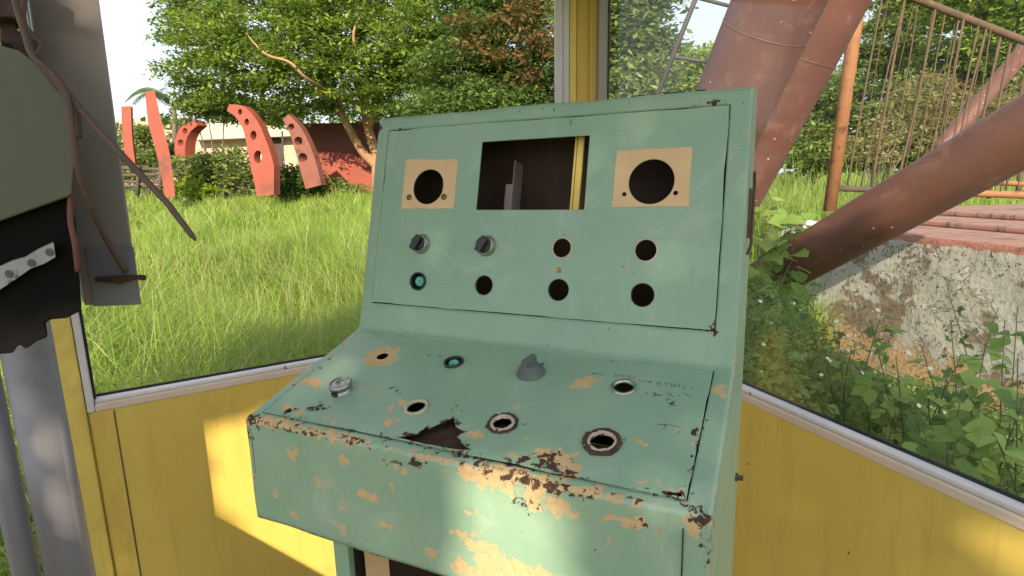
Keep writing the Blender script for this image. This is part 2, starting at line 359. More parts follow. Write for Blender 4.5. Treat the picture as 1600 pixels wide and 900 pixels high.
# corner post: white window frame, yellow fold, grey-beige return
cw = CORNER
zc0 = SILL-.03
def post_piece(name, px0, px1, Yd, depth, mat, z0=zc0, z1=RT):
    a, b = at(px0, 155, Yd), at(px1, 155, Yd)
    a.z = b.z = 0
    u = (b-a).normalized(); n = Vector((-u.y, u.x, 0))
    bm = bmesh.new(); add_box(bm, a+zt*z0, b-a, n*depth, zt*(z1-z0)); return bm_obj(name, bm, mat, cab, bev=.003)
post_piece('window_frame', 868, 879, 2.33, .05, M['white'])
post_piece('window_frame', 879.5, 889, 2.36, .05, M['white'])
post_piece('corner_post', 889.5, 900, 2.38, .06, M['yellow_post'])
post_piece('corner_post', 900.3, 921, 2.42, .06, M['yellow_post'])
post_piece('corner_post', 921.3, 934, 2.39, .06, M['yellow_post'])
post_piece('window_frame', 934.5, 949, 2.34, .06, M['taupe'])
post_piece('gasket', 949.2, 952, 2.335, .04, M['gasket'])
# glass in the right-hand window
bm = bmesh.new(); add_box(bm, rstart+nR*.022+uR*.1+zt*SILL, uR*(RL-.1), nR*.004, zt*(RT-.1-SILL)); bm_obj('glass_pane', bm, M['glass'], cab)
# head rails, floor, roof, far side posts and low rear wall
wall_panel('head_rail', pL-uL*.02, uL, nL, LEN_L, RT-.08, RT-.001, M['yellow_post'], .05, -.005)
wall_panel('head_rail', rstart, uR, nR, RL, RT-.08, RT-.001, M['yellow_post'], .05, -.005)
BL = pL - uL*.14                            # foot of the door post; the door side runs back from it
BR = rstart + uR*RL
def slab(name, pts, z0, z1, mat):
    bm = bmesh.new(); a = [bm.verts.new((p.x, p.y, z0)) for p in pts]; b = [bm.verts.new((p.x, p.y, z1)) for p in pts]
    bm.faces.new(a[::-1]); bm.faces.new(b)
    for i in range(len(pts)): bm.faces.new((a[i], a[(i+1) % len(pts)], b[(i+1) % len(pts)], b[i]))
    return bm_obj(name, bm, mat, cab, bev=.004)
BLB = BL + uR*2.2
slab('floor_plate', [BL-uL*.02, CORNER+nL*.03, BR, BLB], CF-.08, CF, M['floor'])
slab('roof', [BL+nL*.1-uL*.05, CORNER+nL*.12+nR*.1, BR+nR*.1-uR*1.25, BLB-uR*.55-uL*.05], RT, RT+.05, M['roofpaint'])

# ================================================================= GREEN CONTROL CONSOLE
CW, CD, CH, CL, CHH, CA, CDEP = .62, .2468, .0681, .0983, .3623, .1525, .475
LU, LD = math.hypot(CL, CHH), math.hypot(CD, CH)
Rc = Matrix.Rotation(R(-25.424), 3, 'Z') @ Matrix.Rotation(R(-.507), 3, 'Y')
Tc = Vector((-.3779, .7383, EYE-.3209))
BASE = Vector((CW/2, .24, -(Tc.z-CF)))
con = empty('control_console', Tc + Rc@BASE, 'pale green steel control console with empty switch holes and a rusty, peeling front edge', 'control console')
con.rotation_euler = Rc.to_euler()
def cpart(o):
    o.parent = con; o.matrix_parent_inverse = Matrix.Translation(-BASE); return o
def csub(o, par):
    o.parent = par; return o
eU, nU = Vector((0, CL/LU, CHH/LU)), Vector((0, -CHH/LU, CL/LU)); OU = Vector((0, CD, CH))
eD, nD = Vector((0, CD/LD, CH/LD)), Vector((0, -CH/LD, CD/LD)); OD = Vector((0, 0, 0))
ex = Vector((1, 0, 0))
def dent(u, v): return .0007*math.sin(u*19+v*11+1)*math.sin(v*23-u*7)+.0004*math.sin(u*47+2)*math.sin(v*53+u*13)
def pu(u, v, h=0): return OU + ex*u + eU*v + nU*(h+dent(u, v)*1.3)
def pd(u, v, h=0): return OD + ex*u + eD*v + nD*(h+dent(u, v+.5)*1.3)
def pa(u, v, h=0): return ex*u + Vector((0, -h, v))
G = lambda u, v, u0_, v0, ru, rv, p=2: np.exp(-(np.abs((u-u0_)/ru)**2 + np.abs((v-v0)/rv)**2)**(p/2))
WEAR_F = [(.09, -.041, .012, .012, .62), (.175, -.03, .016, .012, .55), (.133, -.072, .015, .012, .62), (.209, -.072, .022, .008, .68),
  (.164, -.128, .024, .009, .62), (.235, -.106, .022, .007, .72), (.257, -.022, .025, .008, .5), (.047, -.106, .010, .008, .55),
  (.42, -.112, .060, .013, .85), (.37, -.10, .02, .03, .6), (.46, -.13, .05, .02, .8), (.542, -.0225, .030, .006, .9), (.452, -.02, .040, .02, .6), (.40, -.02, .03, .015, .5),
  (.055, .003, .07, .011, .9), (.14, .002, .07, .009, .8), (.21, .003, .05, .006, .6), (.29, .0, .05, .008, .42), (.44, .004, .09, .013, .72), (.385, -.008, .05, .012, .6), (.53, .002, .06, .008, .5),
  (.10, .001, .11, .006, .62), (.33, .001, .06, .006, .55), (.47, .0, .10, .007, .7), (.25, -.055, .012, .02, .42), (.30, -.125, .02, .01, .5), (.08, -.13, .02, .008, .45), (.52, -.06, .012, .02, .4), (.40, -.135, .08, .012, .85), (.36, -.06, .012, .012, .45), (.0, -.05, .010, .09, .5), (.17, -.09, .012, .02, .4), (.335, -.09, .03, .006, .45), (.605, -.012, .012, .02, .6)]
RUST_F = [(.08, -.006, .07, .004, .52), (.20, .004, .07, .004, .5), (.45, -.006, .09, .005, .54), (.38, .006, .06, .005, .54), (.54, .004, .04, .006, .5), (.617, -.04, .004, .03, .6), (.60, .01, .02, .008, .5), (.43, -.03, .03, .012, .44), (.005, -.02, .01, .02, .6), (.015, .0, .022, .014, .62), (.10, .004, .12, .007, .42), (.26, -.015, .045, .008, .44), (.285, -.011, .006, .005, .9), (.42, .002, .15, .012, .45), (.61, -.002, .012, .02, .55),
  (.555, -.022, .010, .005, .7), (.19, .0, .10, .008, .36), (.50, -.002, .012, .006, .55), (.34, .008, .08, .006, .42), (.0, -.08, .006, .09, .42), (.15, -.152, .3, .004, .4)]
WEAR_D = [(.09, .030, .07, .010, .5), (.022, .15, .004, .09, .55), (.593, .11, .003, .09, .6), (.14, .10, .03, .015, .4), (.18, .065, .02, .01, .45), (.30, .25, .3, .004, .3), (.56, .03, .02, .01, .45), (.045, .095, .022, .013, .7), (.2136, .084, .009, .008, .85), (.205, .066, .010, .010, .55), (.06, .036, .024, .012, .6), (.438, .183, .018, .02, .8), (.455, .192, .020, .008, .6), (.342, .049, .009, .008, .9),
  (.45, .040, .032, .014, .8), (.415, .030, .02, .012, .6), (.474, .024, .010, .012, 1.0), (.535, .085, .008, .007, .6), (.40, .058, .010, .010, .5), (.14, .024, .05, .008, .5), (.50, .05, .012, .006, .3), (.37, .11, .008, .006, .4), (.22, .045, .015, .012, .45), (.57, .09, .01, .03, .35)]
RUST_D = [(.30, .018, .20, .003, .52), (.46, .020, .06, .006, .58), (.5945, .10, .0022, .08, .66), (.021, .12, .003, .10, .5), (.10, .018, .07, .003, .5), (.20, .20, .05, .004, .38), (.55, .215, .03, .003, .44), (.48, .243, .10, .002, .5), (.09, .243, .08, .002, .5), (.29, .10, .01, .03, .3), (.10, .05, .03, .01, .38), (.0585, .0286, .009, .006, .95), (.09, .0407, .012, .005, .9), (.418, .0235, .010, .007, .9), (.44, .036, .035, .016, .5), (.584, .019, .012, .005, .9), (.565, .017, .03, .004, .6), (.59, .117, .004, .008, .95), (.35, .017, .12, .004, .46),
  (.367, .078, .024, .022, .50), (.494, .075, .026, .023, .55), (.492, .181, .018, .012, .42), (.18, .108, .014, .007, .44), (.195, .10, .004, .008, .5), (.53, .176, .02, .006, .42), (.555, .16, .012, .012, .38), (.55, .12, .02, .008, .38), (.47, .195, .02, .004, .42), (.36, .21, .008, .006, .5)]
WEAR_U = [(.365, .1165, .012, .007, .45), (.47, .185, .05, .02, .16), (.25, .345, .01, .01, .3)]
RUST_U = [(.0, .36, .01, .01, .5), (.365, .1165, .010, .006, .44), (.366, .340, .006, .008, .55), (.045, .357, .008, .003, .9), (.565, .357, .02, .0035, .8), (.59, .045, .01, .006, .7), (.3, .365, .4, .003, .35)]
TEARS = []
def fields(face, u, v):
    wv = np.zeros_like(u); rv = np.zeros_like(u)
    u = u+.004*np.sin(v*310+u*90)+.003*np.sin(v*140-u*260+1); v = v+.003*np.sin(u*230+2)+.002*np.sin(u*520-v*300)
    W_, R_ = {'F': (WEAR_F, RUST_F), 'D': (WEAR_D, RUST_D), 'U': (WEAR_U, RUST_U)}[face]
    for b in W_: wv = np.maximum(wv, b[4]*G(u, v, *b[:4]))
    for b in R_: rv = np.maximum(rv, b[4]*G(u, v, *b[:4]))
    if face == 'D' and TEARS:
        dm = np.full(u.shape, 9.)
        for poly in TEARS:
            for (ax_, ay_), (bx_, by_) in zip(poly, poly[1:]+poly[:1]):
                vx, vy = bx_-ax_, by_-ay_; t = np.clip(((u-ax_)*vx+(v-ay_)*vy)/(vx*vx+vy*vy+1e-12), 0, 1); dm = np.minimum(dm, np.hypot(u-ax_-t*vx, v-ay_-t*vy))
        rv = np.maximum(rv, .62*np.exp(-(dm/.0030)**2)); wv = np.maximum(wv, .32*np.exp(-(dm/.010)**2))
    if face == 'D': wv = np.maximum(wv, 1.3*G(u, v, .107, .182, .030, .027, 10))
    return wv*1.28, rv*1.22
def set_attr(me, wv, rv):
    for n, a in (('wear', wv), ('rust', rv)):
        t = me.attributes.new(n, 'FLOAT', 'POINT'); t.data.foreach_set('value', np.asarray(a, np.float32))
def pip(px, py, poly):
    c = False; n = len(poly)
    for i in range(n):
        x1, y1 = poly[i]; x2, y2 = poly[i-1]
        if (y1 > py) != (y2 > py) and px < (x2-x1)*(py-y1)/(y2-y1)+x1: c = not c
    return c
def circ(u, v, r_, n=28, jit=0):
    return [(u+(r_*(1+jit*random.uniform(-1, 1)))*math.cos(2*math.pi*i/n), v+(r_*(1+jit*random.uniform(-1, 1)))*math.sin(2*math.pi*i/n)) for i in range(n)]
def rect(u0_, v0, u1, v1, seg=1):
    return [(u0_, v0), (u1, v0), (u1, v1), (u0_, v1)]
def panel(name, outer, holes, mapf, mats, face=None, step=.006, th=.0015, parent=None):
    pts = []; edges = []
    for lp in [outer]+holes:
        b = len(pts); pts += [Vector(p) for p in lp]; edges += [(b+i, b+(i+1) % len(lp)) for i in range(len(lp))]
    us = [p[0] for p in outer]; vs = [p[1] for p in outer]
    gu = np.arange(min(us)+step, max(us)-step/2, step); gv = np.arange(min(vs)+step, max(vs)-step/2, step)
    if face: pts += [Vector((a+.0003*random.random(), b+.0003*random.random())) for a in gu for b in gv]
    vo, _, fo, _, _, _ = delaunay_2d_cdt(pts, edges, [], 0, 1e-6)
    fs = []
    for f in fo:
        c = [sum(vo[i][k] for i in f)/len(f) for k in (0, 1)]
        if pip(*c, outer) and not any(pip(*c, h) for h in holes): fs.append(tuple(f))
    co = [mapf(p[0], p[1]) for p in vo]
    n0 = (co[fs[0][1]]-co[fs[0][0]]).cross(co[fs[0][2]]-co[fs[0][0]]); want = mapf(0, 0, 1)-mapf(0, 0, 0)
    if n0.dot(want) < 0: fs = [f[::-1] for f in fs]
    me = bpy.data.meshes.new(name); me.from_pydata(co, [], fs)
    if face:
        a = np.array([[p[0], p[1]] for p in vo]); set_attr(me, *fields(face, a[:, 0], a[:, 1]))
    o = cpart(link(name, me, mats))
    s = o.modifiers.new('sheet', 'SOLIDIFY'); s.thickness = th; s.offset = -1
    if len(mats) > 1: s.material_offset = 1
    return o

# housing: one folded sheet swept across the width, with openings for the two panels
rF, rC, rT = .007, .012, .010
def arc_between(P, d1, d2, r_, n=6):
    """round the corner P between directions d1 (in) and d2 (out)"""
    d1 = np.array(d1); d2 = np.array(d2); cosb = np.dot(d1, d2); ang = math.acos(cosb); t = r_*math.tan(ang/2)
    A, B = P-d1*t, P+d2*t; nn = d2-d1; nn /= np.linalg.norm(nn); C = P+nn*(r_/math.cos(ang/2))
    out = []
    for i in range(n+1):
        k = i/n; q = A*(1-k)+B*k; v = q-C; v = v/np.linalg.norm(v)*r_; out.append(C+v)
    return out
P0, P1, P2, P3 = np.array([0, -CA]), np.array([0., 0]), np.array([CD, CH]), np.array([CD+CL, CH+CHH])
P4 = np.array([CDEP, CH+CHH+.012]); dA = np.array([0, 1.]); dD = (P2-P1)/LD; dU = (P3-P2)/LU; dT = (P4-P3)/np.linalg.norm(P4-P3)
def seg(a, b, n): return [a+(b-a)*i/n for i in range(n+1)]
V0, V1 = .0158, .2440                       # desk opening along the slope
T0, T1 = .0453, .3523                       # upper opening
a1 = arc_between(P1, dA, dD, rF); a2 = arc_between(P2, dD, dU, rC); a3 = arc_between(P3, dU, dT, rT)
prof = seg(P0+np.array([.012, 0]), P0, 3)[:-1] + seg(P0, a1[0], 28)[:-1] + a1[:-1] + seg(a1[-1], P1+dD*V0, 2)[:-1]
i_d0 = len(prof); prof += seg(P1+dD*V0, P1+dD*V1, 45)[:-1]; i_d1 = len(prof)
prof += [P1+dD*V1] + a2[:-1]
prof += seg(a2[-1], P2+dU*T0, 6)[:-1]; i_u0 = len(prof); prof += seg(P2+dU*T0, P2+dU*T1, 50)[:-1]; i_u1 = len(prof)
prof += seg(P2+dU*T1, a3[0], 3)[:-1] + a3[:-1] + seg(a3[-1], P4, 10)
prof = np.array(prof); m_ = len(prof)
tan = np.gradient(prof, axis=0); tan /= np.linalg.norm(tan, axis=1)[:, None]; nrm = np.stack([-tan[:, 1], tan[:, 0]], 1)   # outward (towards the front/top)
XD0, XD1, XU0, XU1 = .0190, .5958, .0246, .5927
re = .005
cols = [(re-re*math.cos(t), re-re*math.sin(t)) for t in np.linspace(0, math.pi/2, 5)]
colx = [(c[0], c[1]) for c in cols]         # (x, drop)
colx = [(0, re)] + [(re-re*math.cos(t), re-re*math.sin(t)) for t in np.linspace(.3, math.pi/2, 4)]
mid_x = sorted(set([XD0, XD1, XU0, XU1] + [x for x in np.arange(.010, .614, .0055) if min(abs(x-q) for q in (XD0, XD1, XU0, XU1)) > .002]))
colx = colx + [(x, 0) for x in mid_x] + [(CW-a_, b_) for a_, b_ in colx[::-1]]
# arclength-like coordinate for the wear fields
V, FACE = [], []
for x, dr in colx:
    for j in range(m_):
        p = prof[j]-nrm[j]*(dr-1.5*dent(x, j*.0045)*(0 < j < m_-1)); V.append((x, p[0], p[1]))
V = np.array(V); nc = len(colx); jj = np.tile(np.arange(m_), nc); uu = V[:, 0]
wv = np.zeros(len(V)); rv = np.zeros(len(V))
sF = np.where(V[:, 1] > .004, (V[:, 1]*dD[0]+V[:, 2]*dD[1]), V[:, 2])
mF = jj < i_d0+20; mD = (jj >= i_d0) & (jj < i_u0-4); mU = jj >= i_u0-8
a_, b_ = fields('F', uu, sF); wv[mF] = a_[mF]; rv[mF] = b_[mF]
a_, b_ = fields('D', uu, V[:, 1]*dD[0]+V[:, 2]*dD[1]); wv[mD] = np.maximum(wv, a_)[mD]; rv[mD] = np.maximum(rv, b_)[mD]
a_, b_ = fields('U', uu, (V[:, 1]-CD)*dU[0]+(V[:, 2]-CH)*dU[1]); wv[mU] = a_[mU]; rv[mU] = b_[mU]
wv += .55*G(uu, V[:, 1], .607, .20, .010, .02) + .5*G(uu, V[:, 1], .010, .19, .008, .05)*(V[:, 2] > .01) + .4*G(uu, V[:, 1], .010, .06, .008, .05)*(V[:, 2] > .01) + .32*np.exp(-((uu-.62)/.003)**2) + .3*np.exp(-(uu/.003)**2)
fs = []
for i in range(nc-1):
    xm = (colx[i][0]+colx[i+1][0])/2
    for j in range(m_-1):
        if i_d0 <= j < i_d1 and XD0 < xm < XD1: continue
        if i_u0 <= j < i_u1 and XU0 < xm < XU1: continue
        k = i*m_+j; fs.append((k, k+m_, k+m_+1, k+1))
me = bpy.data.meshes.new('housing'); me.from_pydata([tuple(v) for v in V], [], fs); set_attr(me, wv, rv); me.shade_smooth()
o = cpart(link('housing', me, [M['green'], M['cavity']])); s = o.modifiers.new('sheet', 'SOLIDIFY'); s.thickness = .0015; s.offset = -1; s.material_offset = 1
# side cheeks, back, inner lining
zb = BASE.z
def side_panel(x, sgn):
    low = [(CDEP, -CA), (re, -CA)]
    if sgn > 0: low = [(CDEP, zb), (re+.002, zb)]        # the right cheek runs down to the floor
    poly = [tuple(prof[j]-nrm[j]*re) for j in range(3, m_)] + low
    return panel('side_panel', poly, [], lambda u, v, h=0: Vector((x+sgn*h, u, v)), [M['green'], M['cavity']], 'U', .02)
_wu, _ru = WEAR_U, RUST_U
WEAR_U = [(.0, -.3, .02, .3, .3)]; RUST_U = [(.03, -.02, .02, .05, .45), (0, -.2, .006, .2, .45), (.46, .3, .02, .05, .42)]
side_panel(0, -1); side_panel(CW, 1)
WEAR_U, RUST_U = _wu, _ru
panel('back_panel', rect(.002, -CA, CW-.002, CH+CHH+.01), [], lambda u, v, h=0: Vector((u, CDEP+h, v)), [M['green'], M['cavity']])
panel('shelf_bottom', rect(.002, .01, CW-.002, CDEP), [rect(.15, .1, .46, .4)], lambda u, v, h=0: Vector((u, v, -CA+.001-h)), [M['green'], M['cavity']])
# pedestal under the overhanging desk: cheeks, stiles around a front opening, a hinged inner door standing ajar
bm = bmesh.new()
PX0, PX1, PY = .125, CW-.004, .018
add_box(bm, (PX0, PY, zb), (.026, 0, 0), (0, .012, 0), (0, 0, -CA-zb+.001))
add_box(bm, (.595, .0015, zb), (.02, 0, 0), (0, .015, 0), (0, 0, -CA-zb+.001))
add_box(bm, (PX0+.0262, PY, zb), (.595-PX0-.0264, 0, 0), (0, .012, 0), (0, 0, .08))
cpart(bm_obj('pedestal_frame', bm, M['green'], bev=.002))
bm = bmesh.new()
add_box(bm, (PX0, PY+.0122, zb), (.0015, 0, 0), (0, .43, 0), (0, 0, -CA-zb+.001))
cpart(bm_obj('pedestal_cheek', bm, M['green']))
bm = bmesh.new()
add_box(bm, (PX0+.003, .44, zb), (.48, 0, 0), (0, .002, 0), (0, 0, -CA-zb-.002)); add_box(bm, (PX0+.0022, PY+.0125, zb+.002), (.0015, 0, 0), (0, .42, 0), (0, 0, -CA-zb-.004))
add_box(bm, (CW-.006, PY+.013, zb+.002), (.002, 0, 0), (0, .42, 0), (0, 0, -CA-zb-.004))
cpart(bm_obj('pedestal_lining', bm, M['cavity']))
bm = bmesh.new(); add_box(bm, (PX0+.028, PY+.03, zb+.08), (.018, .03, 0), (-.0015, .001, 0), (0, 0, -CA-zb-.09)); cpart(bm_obj('cable_trunking', bm, M['plate'], bev=.001))
bm = bmesh.new(); add_box(bm, (.0105, -.0007, -.150), (.0006, 0, 0), (0, .001, 0), (0, 0, .136)); cpart(bm_obj('sheet_seam', bm, M['gasket'])); bm = bmesh.new(); add_box(bm, (.594, -.0007, -.152), (.0012, 0, 0), (0, .001, 0), (0, 0, .136)); cpart(bm_obj('sheet_seam', bm, M['gasket']))

# upper instrument panel
CUx, ROW1, ROW2 = (.117, .243, .3686, .4938), .1508, .0877
small = [(.243, ROW2, .0150), (.3686, ROW1, .0143), (.3686, ROW2, .0158), (.4938, ROW1, .0150), (.4938, ROW2, .0160), (.1175, ROW2, .0140)]
uh = [circ(u, v, r_) for u, v, r_ in small] + [circ(.1205, .2487, .0300, 40), circ(.4945, .2485, .0322, 40), rect(.2162, .2090, .3985, .3210), circ(.4573, .2310, .0034, 12), circ(.5293, .2315, .0034, 12)]
def wob(poly, step=.03, amp=.0006):
    out = []
    for i in range(len(poly)):
        a, b = np.array(poly[i]), np.array(poly[(i+1) % len(poly)]); n = max(2, int(np.linalg.norm(b-a)/step))
        for k in range(n): out.append(tuple(a+(b-a)*k/n + (RNG.normal(0, amp, 2) if k else 0)))
    return out
door = panel('instrument_panel', wob(rect(XU0+.0012, T0+.0014, XU1-.0014, T1-.0012)), uh, lambda u, v, h=0: pu(u, v, h+.0012), [M['green'], M['cavity']], 'U')
def cmat(o, par): o.parent = par; return o
def cob(name, bm, mat, sm=False, bev=0, par=None):
    o = bm_obj(name, bm, mat, None, sm, bev)
    if par: o.parent = par; return o
    return cpart(o)
for nm, q, hole in (('left', [(.0700, .2114), (.1735, .2112), (.1735, .2945), (.0690, .2974)], circ(.1205, .2487, .0302, 40)),
                    ('right', [(.4395, .2122), (.5484, .2128), (.5472, .2960), (.4420, .2955)], circ(.4945, .2485, .0324, 40))):
    hs = [hole] + ([circ(.4573, .2310, .0034, 12), circ(.5293, .2315, .0034, 12)] if nm == 'right' else [circ(.151, .277, .001, 8)])
    pl = panel('gauge_plate', wob(q, .02, .0005), hs, lambda u, v, h=0: pu(u, v, h+.0019), [M['plate']], None, th=.0007)
    if nm == 'left': pl_left = pl
for u, v in ((.0843, .2308), (.154, .2310)):
    bm = bmesh.new(); add_lathe(bm, pu(u, v, .0019), nU, [(.0052, 0), (.0050, .0016), (.0030, .0026), (.0030, .0012), (.0008, .0012), (0, .0012)], 14); cob('screw', bm, M['brass'], par=pl_left)
def ring(name, P, n, r0_, r1, h, mat, seg=32, jit=0.0):
    bm = bmesh.new(); add_lathe(bm, P, n, [(r0_, -.002), (r0_, h), (r1, h*.9), (r1, 0)], seg)
    if jit:
        for v in bm.verts: v.co += Vector(RNG.normal(0, jit, 3))
    return cob(name, bm, mat, True)
for u, v, r_, m_k in ((.3686, ROW1, .0143, 'ring'), (.4938, ROW1, .0150, 'ring')): ring('hole_rim', pu(u, v, .0012), nU, r_, r_+.0022, .0005, M[m_k])
for k_, (u, v, r_) in enumerate(((.243, ROW2, .015), (.3686, ROW2, .0158), (.4938, ROW2, .016))): ring('hole_rim', pu(u, v, .0012), nU, r_, r_+.0008, .0004, M['rustmetal'])
# rotary switches
def rotary(u, v, ang):
    bm = bmesh.new(); add_lathe(bm, pu(u, v, .0012), nU, [(.0172, 0), (.0172, .0010), (.0150, .004), (.0146, .0095), (.0136, .0105), (.0128, .0100), (.0128, .004)]); b = cob('rotary_switch', bm, M['chrome'], True)
    bm = bmesh.new(); P = pu(u, v, .005); add_lathe(bm, P, nU, [(.0134, 0), (.0134, .0085), (.0124, .0105), (0, .0105)])
    c_, s_ = math.cos(ang), math.sin(ang); a = ex*c_+eU*s_; b2 = -ex*s_+eU*c_
    add_box(bm, P+nU*.009-a*.0128-b2*.0058, a*.0256, b2*.0116, nU*.0085)
    k = cob('switch_knob', bm, M['black'], False, .0015, b)
    return b
rotary(CUx[0], ROW1+.0002, R(62)); rotary(.2415, ROW1, R(62))
# dark bezel with a green lens (upper panel), lens pushed aside
def lens(P, n, e, tilt, r_=.014):
    bm = bmesh.new(); add_lathe(bm, P, n, [(r_+.0015, 0), (r_+.0012, .0035), (r_-.0008, .0040), (r_-.0016, .001), (r_-.0016, -.012)]); b = cob('push_button', bm, M['black'], True)
    bm = bmesh.new(); ax = (n+tilt).normalized(); add_lathe(bm, P-n*.004+e*.0022, ax, [(r_*.60, -.012), (r_*.62, .0035), (r_*.50, .0052), (r_*.18, .0048), (r_*.15, .0035), (0, .0035)]); cob('lens', bm, M['teal'], True, 0, b)
lens(pu(.1175, ROW2, .0012), nU, ex, Vector((0, 0, 0))+ex*.12)
# things seen through the screen opening
bm = bmesh.new(); add_box(bm, pu(.228, .200, -.075), ex*.0125, eU*.070, -nU*.0015); add_box(bm, pu(.2405, .200, -.0755), ex*.0015, eU*.112, -nU*.035); cob('inner_bracket', bm, M['taupe'])
bm = bmesh.new(); add_box(bm, pu(.374, .200, -.016), ex*.0100, eU*.135, -nU*.006); add_box(bm, pu(.3690, .200, -.017), ex*.0035, eU*.135, -nU*.006); cob('inner_rail', bm, M['yellow_post'], bev=.001)
bm = bmesh.new(); add_box(bm, pu(.128, .20, -.03), ex*.002, eU*.1, -nU*.002); cob('inner_rail', bm, M['greymetal'])

# desk panel, with round holes and the rusted-through tear
torn = [(.2440, .0200), (.2600, .0268), (.2660, .0300), (.2697, .0330), (.2700, .0390), (.2745, .0455), (.2790, .0468), (.2851, .0553), (.2900, .0600), (.2942, .0674), (.2987, .0784), (.3005, .0700), (.306, .0654), (.3100, .0590), (.3191, .0554), (.3284, .0541), (.3235, .0470), (.3224, .0412), (.3290, .0360), (.3376, .0309), (.3516, .0251), (.3400, .0222), (.3333, .0208), (.311, .0198), (.2808, .0196)]
chip = [(.572, .0195), (.577, .0235), (.583, .0225), (.588, .0250), (.5905, .0200)]
chip2 = [(.0535, .026), (.058, .031), (.063, .0295), (.0605, .0245)]
chip3 = [(.082, .034), (.088, .040), (.097, .0435), (.093, .037), (.088, .036)]
TEARS += [torn, chip, chip2, chip3]
dh = [circ(.107, .182, .0095, 20, .03), circ(.2355, .1868, .0125), circ(.4922, .1812, .0128, 24, .02), circ(.2385, .0785, .0128, 24, .02), circ(.3665, .0780, .0135, 22, .06), circ(.4935, .0752, .0148, 22, .03), torn, chip, chip2, chip3]
panel('desk_panel', wob(rect(XD0+.0010, V0+.0012, XD1-.0014, V1-.0008), .02, .0005), dh, lambda u, v, h=0: pd(u, v, h+.0010), [M['green'], M['cavity']], 'D', step=.0045)
ring('hole_rim', pd(.2385, .0785, .001), nD, .0128, .0165, .0022, M['ring'], 32, .0002)
ring('hole_rim', pd(.4922, .1812, .001), nD, .0128, .0160, .0030, M['chrome'], 32, .0002)
ring('hole_rim', pd(.3665, .0780, .001), nD, .0135, .0195, .0018, M['rustmetal'], 26, .0008); ring('hole_rim', pd(.3665, .0780, .001), nD, .0125, .0150, .0035, M['ring'], 26, .0006)
ring('hole_rim', pd(.4935, .0752, .001), nD, .0148, .0225, .0016, M['rustmetal'], 26, .0009); ring('hole_rim', pd(.4935, .0752, .001), nD, .0143, .0165, .0035, M['ring'], 26, .0004)
lens(pd(.2355, .1868, .001), nD, Vector((0, 0, 0)), ex*.25-eD*.2, .0135)
bm = bmesh.new(); P = pd(.1044, .0872, .001); add_lathe(bm, P, nD, [(.0150, 0), (.0150, .002), (.0140, .002), (.0140, .007), (.0165, .0075), (.0168, .0125), (.0155, .0140), (.0142, .0138), (.0138, .0125), (.010, .0130), (.0025, .0138), (.002, .0120), (0, .0120)]); pb_ = cob('push_button', bm, M['chrome'], True)
bm = bmesh.new(); add_box(bm, P-ex*.004-eD*.0172+nD*.0005, ex*.008, eD*.004, nD*.006); cob('clip', bm, M['black'], par=pb_)
bm = bmesh.new(); P = pd(.3596, .1936-.006, .001); add_lathe(bm, P, nD, [(.0205, 0), (.0200, .003), (.0170, .005), (.0165, .009), (.0130, .0105), (.0120, .015), (0, .016)], 24)
a = (ex*.35+eD*.94); b2 = nD.cross(a); 
for k in range(1):
    add_box(bm, P+nD*.012-a*.012-b2*.004, a*.024, b2*.008, nD*.013)
for v in bm.verts: v.co += Vector(RNG.normal(0, .00012, 3))
cob('selector_knob', bm, M['greyknob'], False, .002)
bm = bmesh.new(); add_box(bm, pd(.235, .004, -.016), ex*.13, eD*.09, -nD*.001); cob('under_sheet', bm, M['rustmetal'])
# faint hand-scratched marks beside the switches
bm = bmesh.new()
def stroke(pts, w_=.0006, mp=pd, hh=.0011):
    for (u1, v1), (u2, v2) in zip(pts[:-1], pts[1:]):
        a = Vector((u2-u1, v2-v1)); L_ = max(a.length, 1e-5); a /= L_
        P = mp(u1, v1, .0011); d = (mp(u2, v2, .0011)-P); q = (nD.cross(d)).normalized()*w_
        add_box(bm, P, d, q, nD*.00025)
for st in ([(.478, .2035), (.4775, .2105)], [(.4775, .2105), (.482, .206), (.486, .2105), (.486, .2035)], [(.496, .2105), (.491, .2105), (.491, .2075), (.496, .2070), (.496, .2035), (.491, .2035)], [(.474, .202), (.474, .212)], [(.50, .202), (.50, .212)],
           [(.506, .2015), (.524, .2015)], [(.520, .2035), (.524, .2015), (.520, .1995)], [(.443, .2045), (.462, .2045)], [(.447, .2065), (.443, .2045), (.447, .2025)],
           [(.535, .2035), (.530, .2035), (.530, .2005), (.535, .2005), (.535, .197), (.530, .197)], [(.539, .2035), (.546, .2035)], [(.5425, .2035), (.5425, .197)], [(.549, .197), (.549, .2035), (.554, .2035), (.554, .200), (.549, .200), (.554, .197)], [(.558, .1965), (.558, .203)], [(.563, .2035), (.563, .197), (.568, .197)], [(.573, .203), (.573, .1965)],
           [(.176, .111), (.180, .114), (.183, .110)], [(.186, .113), (.190, .109), (.188, .104)], [(.196, .108), (.198, .101), (.194, .098)],
           [(.545, .184), (.556, .176)], [(.552, .186), (.549, .175)], [(.566, .188), (.575, .181)], [(.53, .172), (.54, .178)], [(.57, .108), (.573, .116)], [(.545, .12), (.56, .123), (.572, .121)]):
    stroke(st, .00045)
    cob('scratched_mark', bm, M['darkmetal']); bm = bmesh.new()
for st in ([(.3615, .1190), (.3715, .1192)], [(.3640, .1160), (.3700, .1162)], [(.3655, .1210), (.3650, .1130)], [(.3685, .1205), (.3690, .1125)], [(.3625, .1140), (.3712, .1143)]):
    P_ = [(a, b) for a, b in st]; A_, B_ = pu(*P_[0], .0013), pu(*P_[1], .0013); d = B_-A_; add_box(bm, A_, d, nU.cross(d).normalized()*.0006, nU*.0002)
cob('painted_mark', bm, M['redwire'])
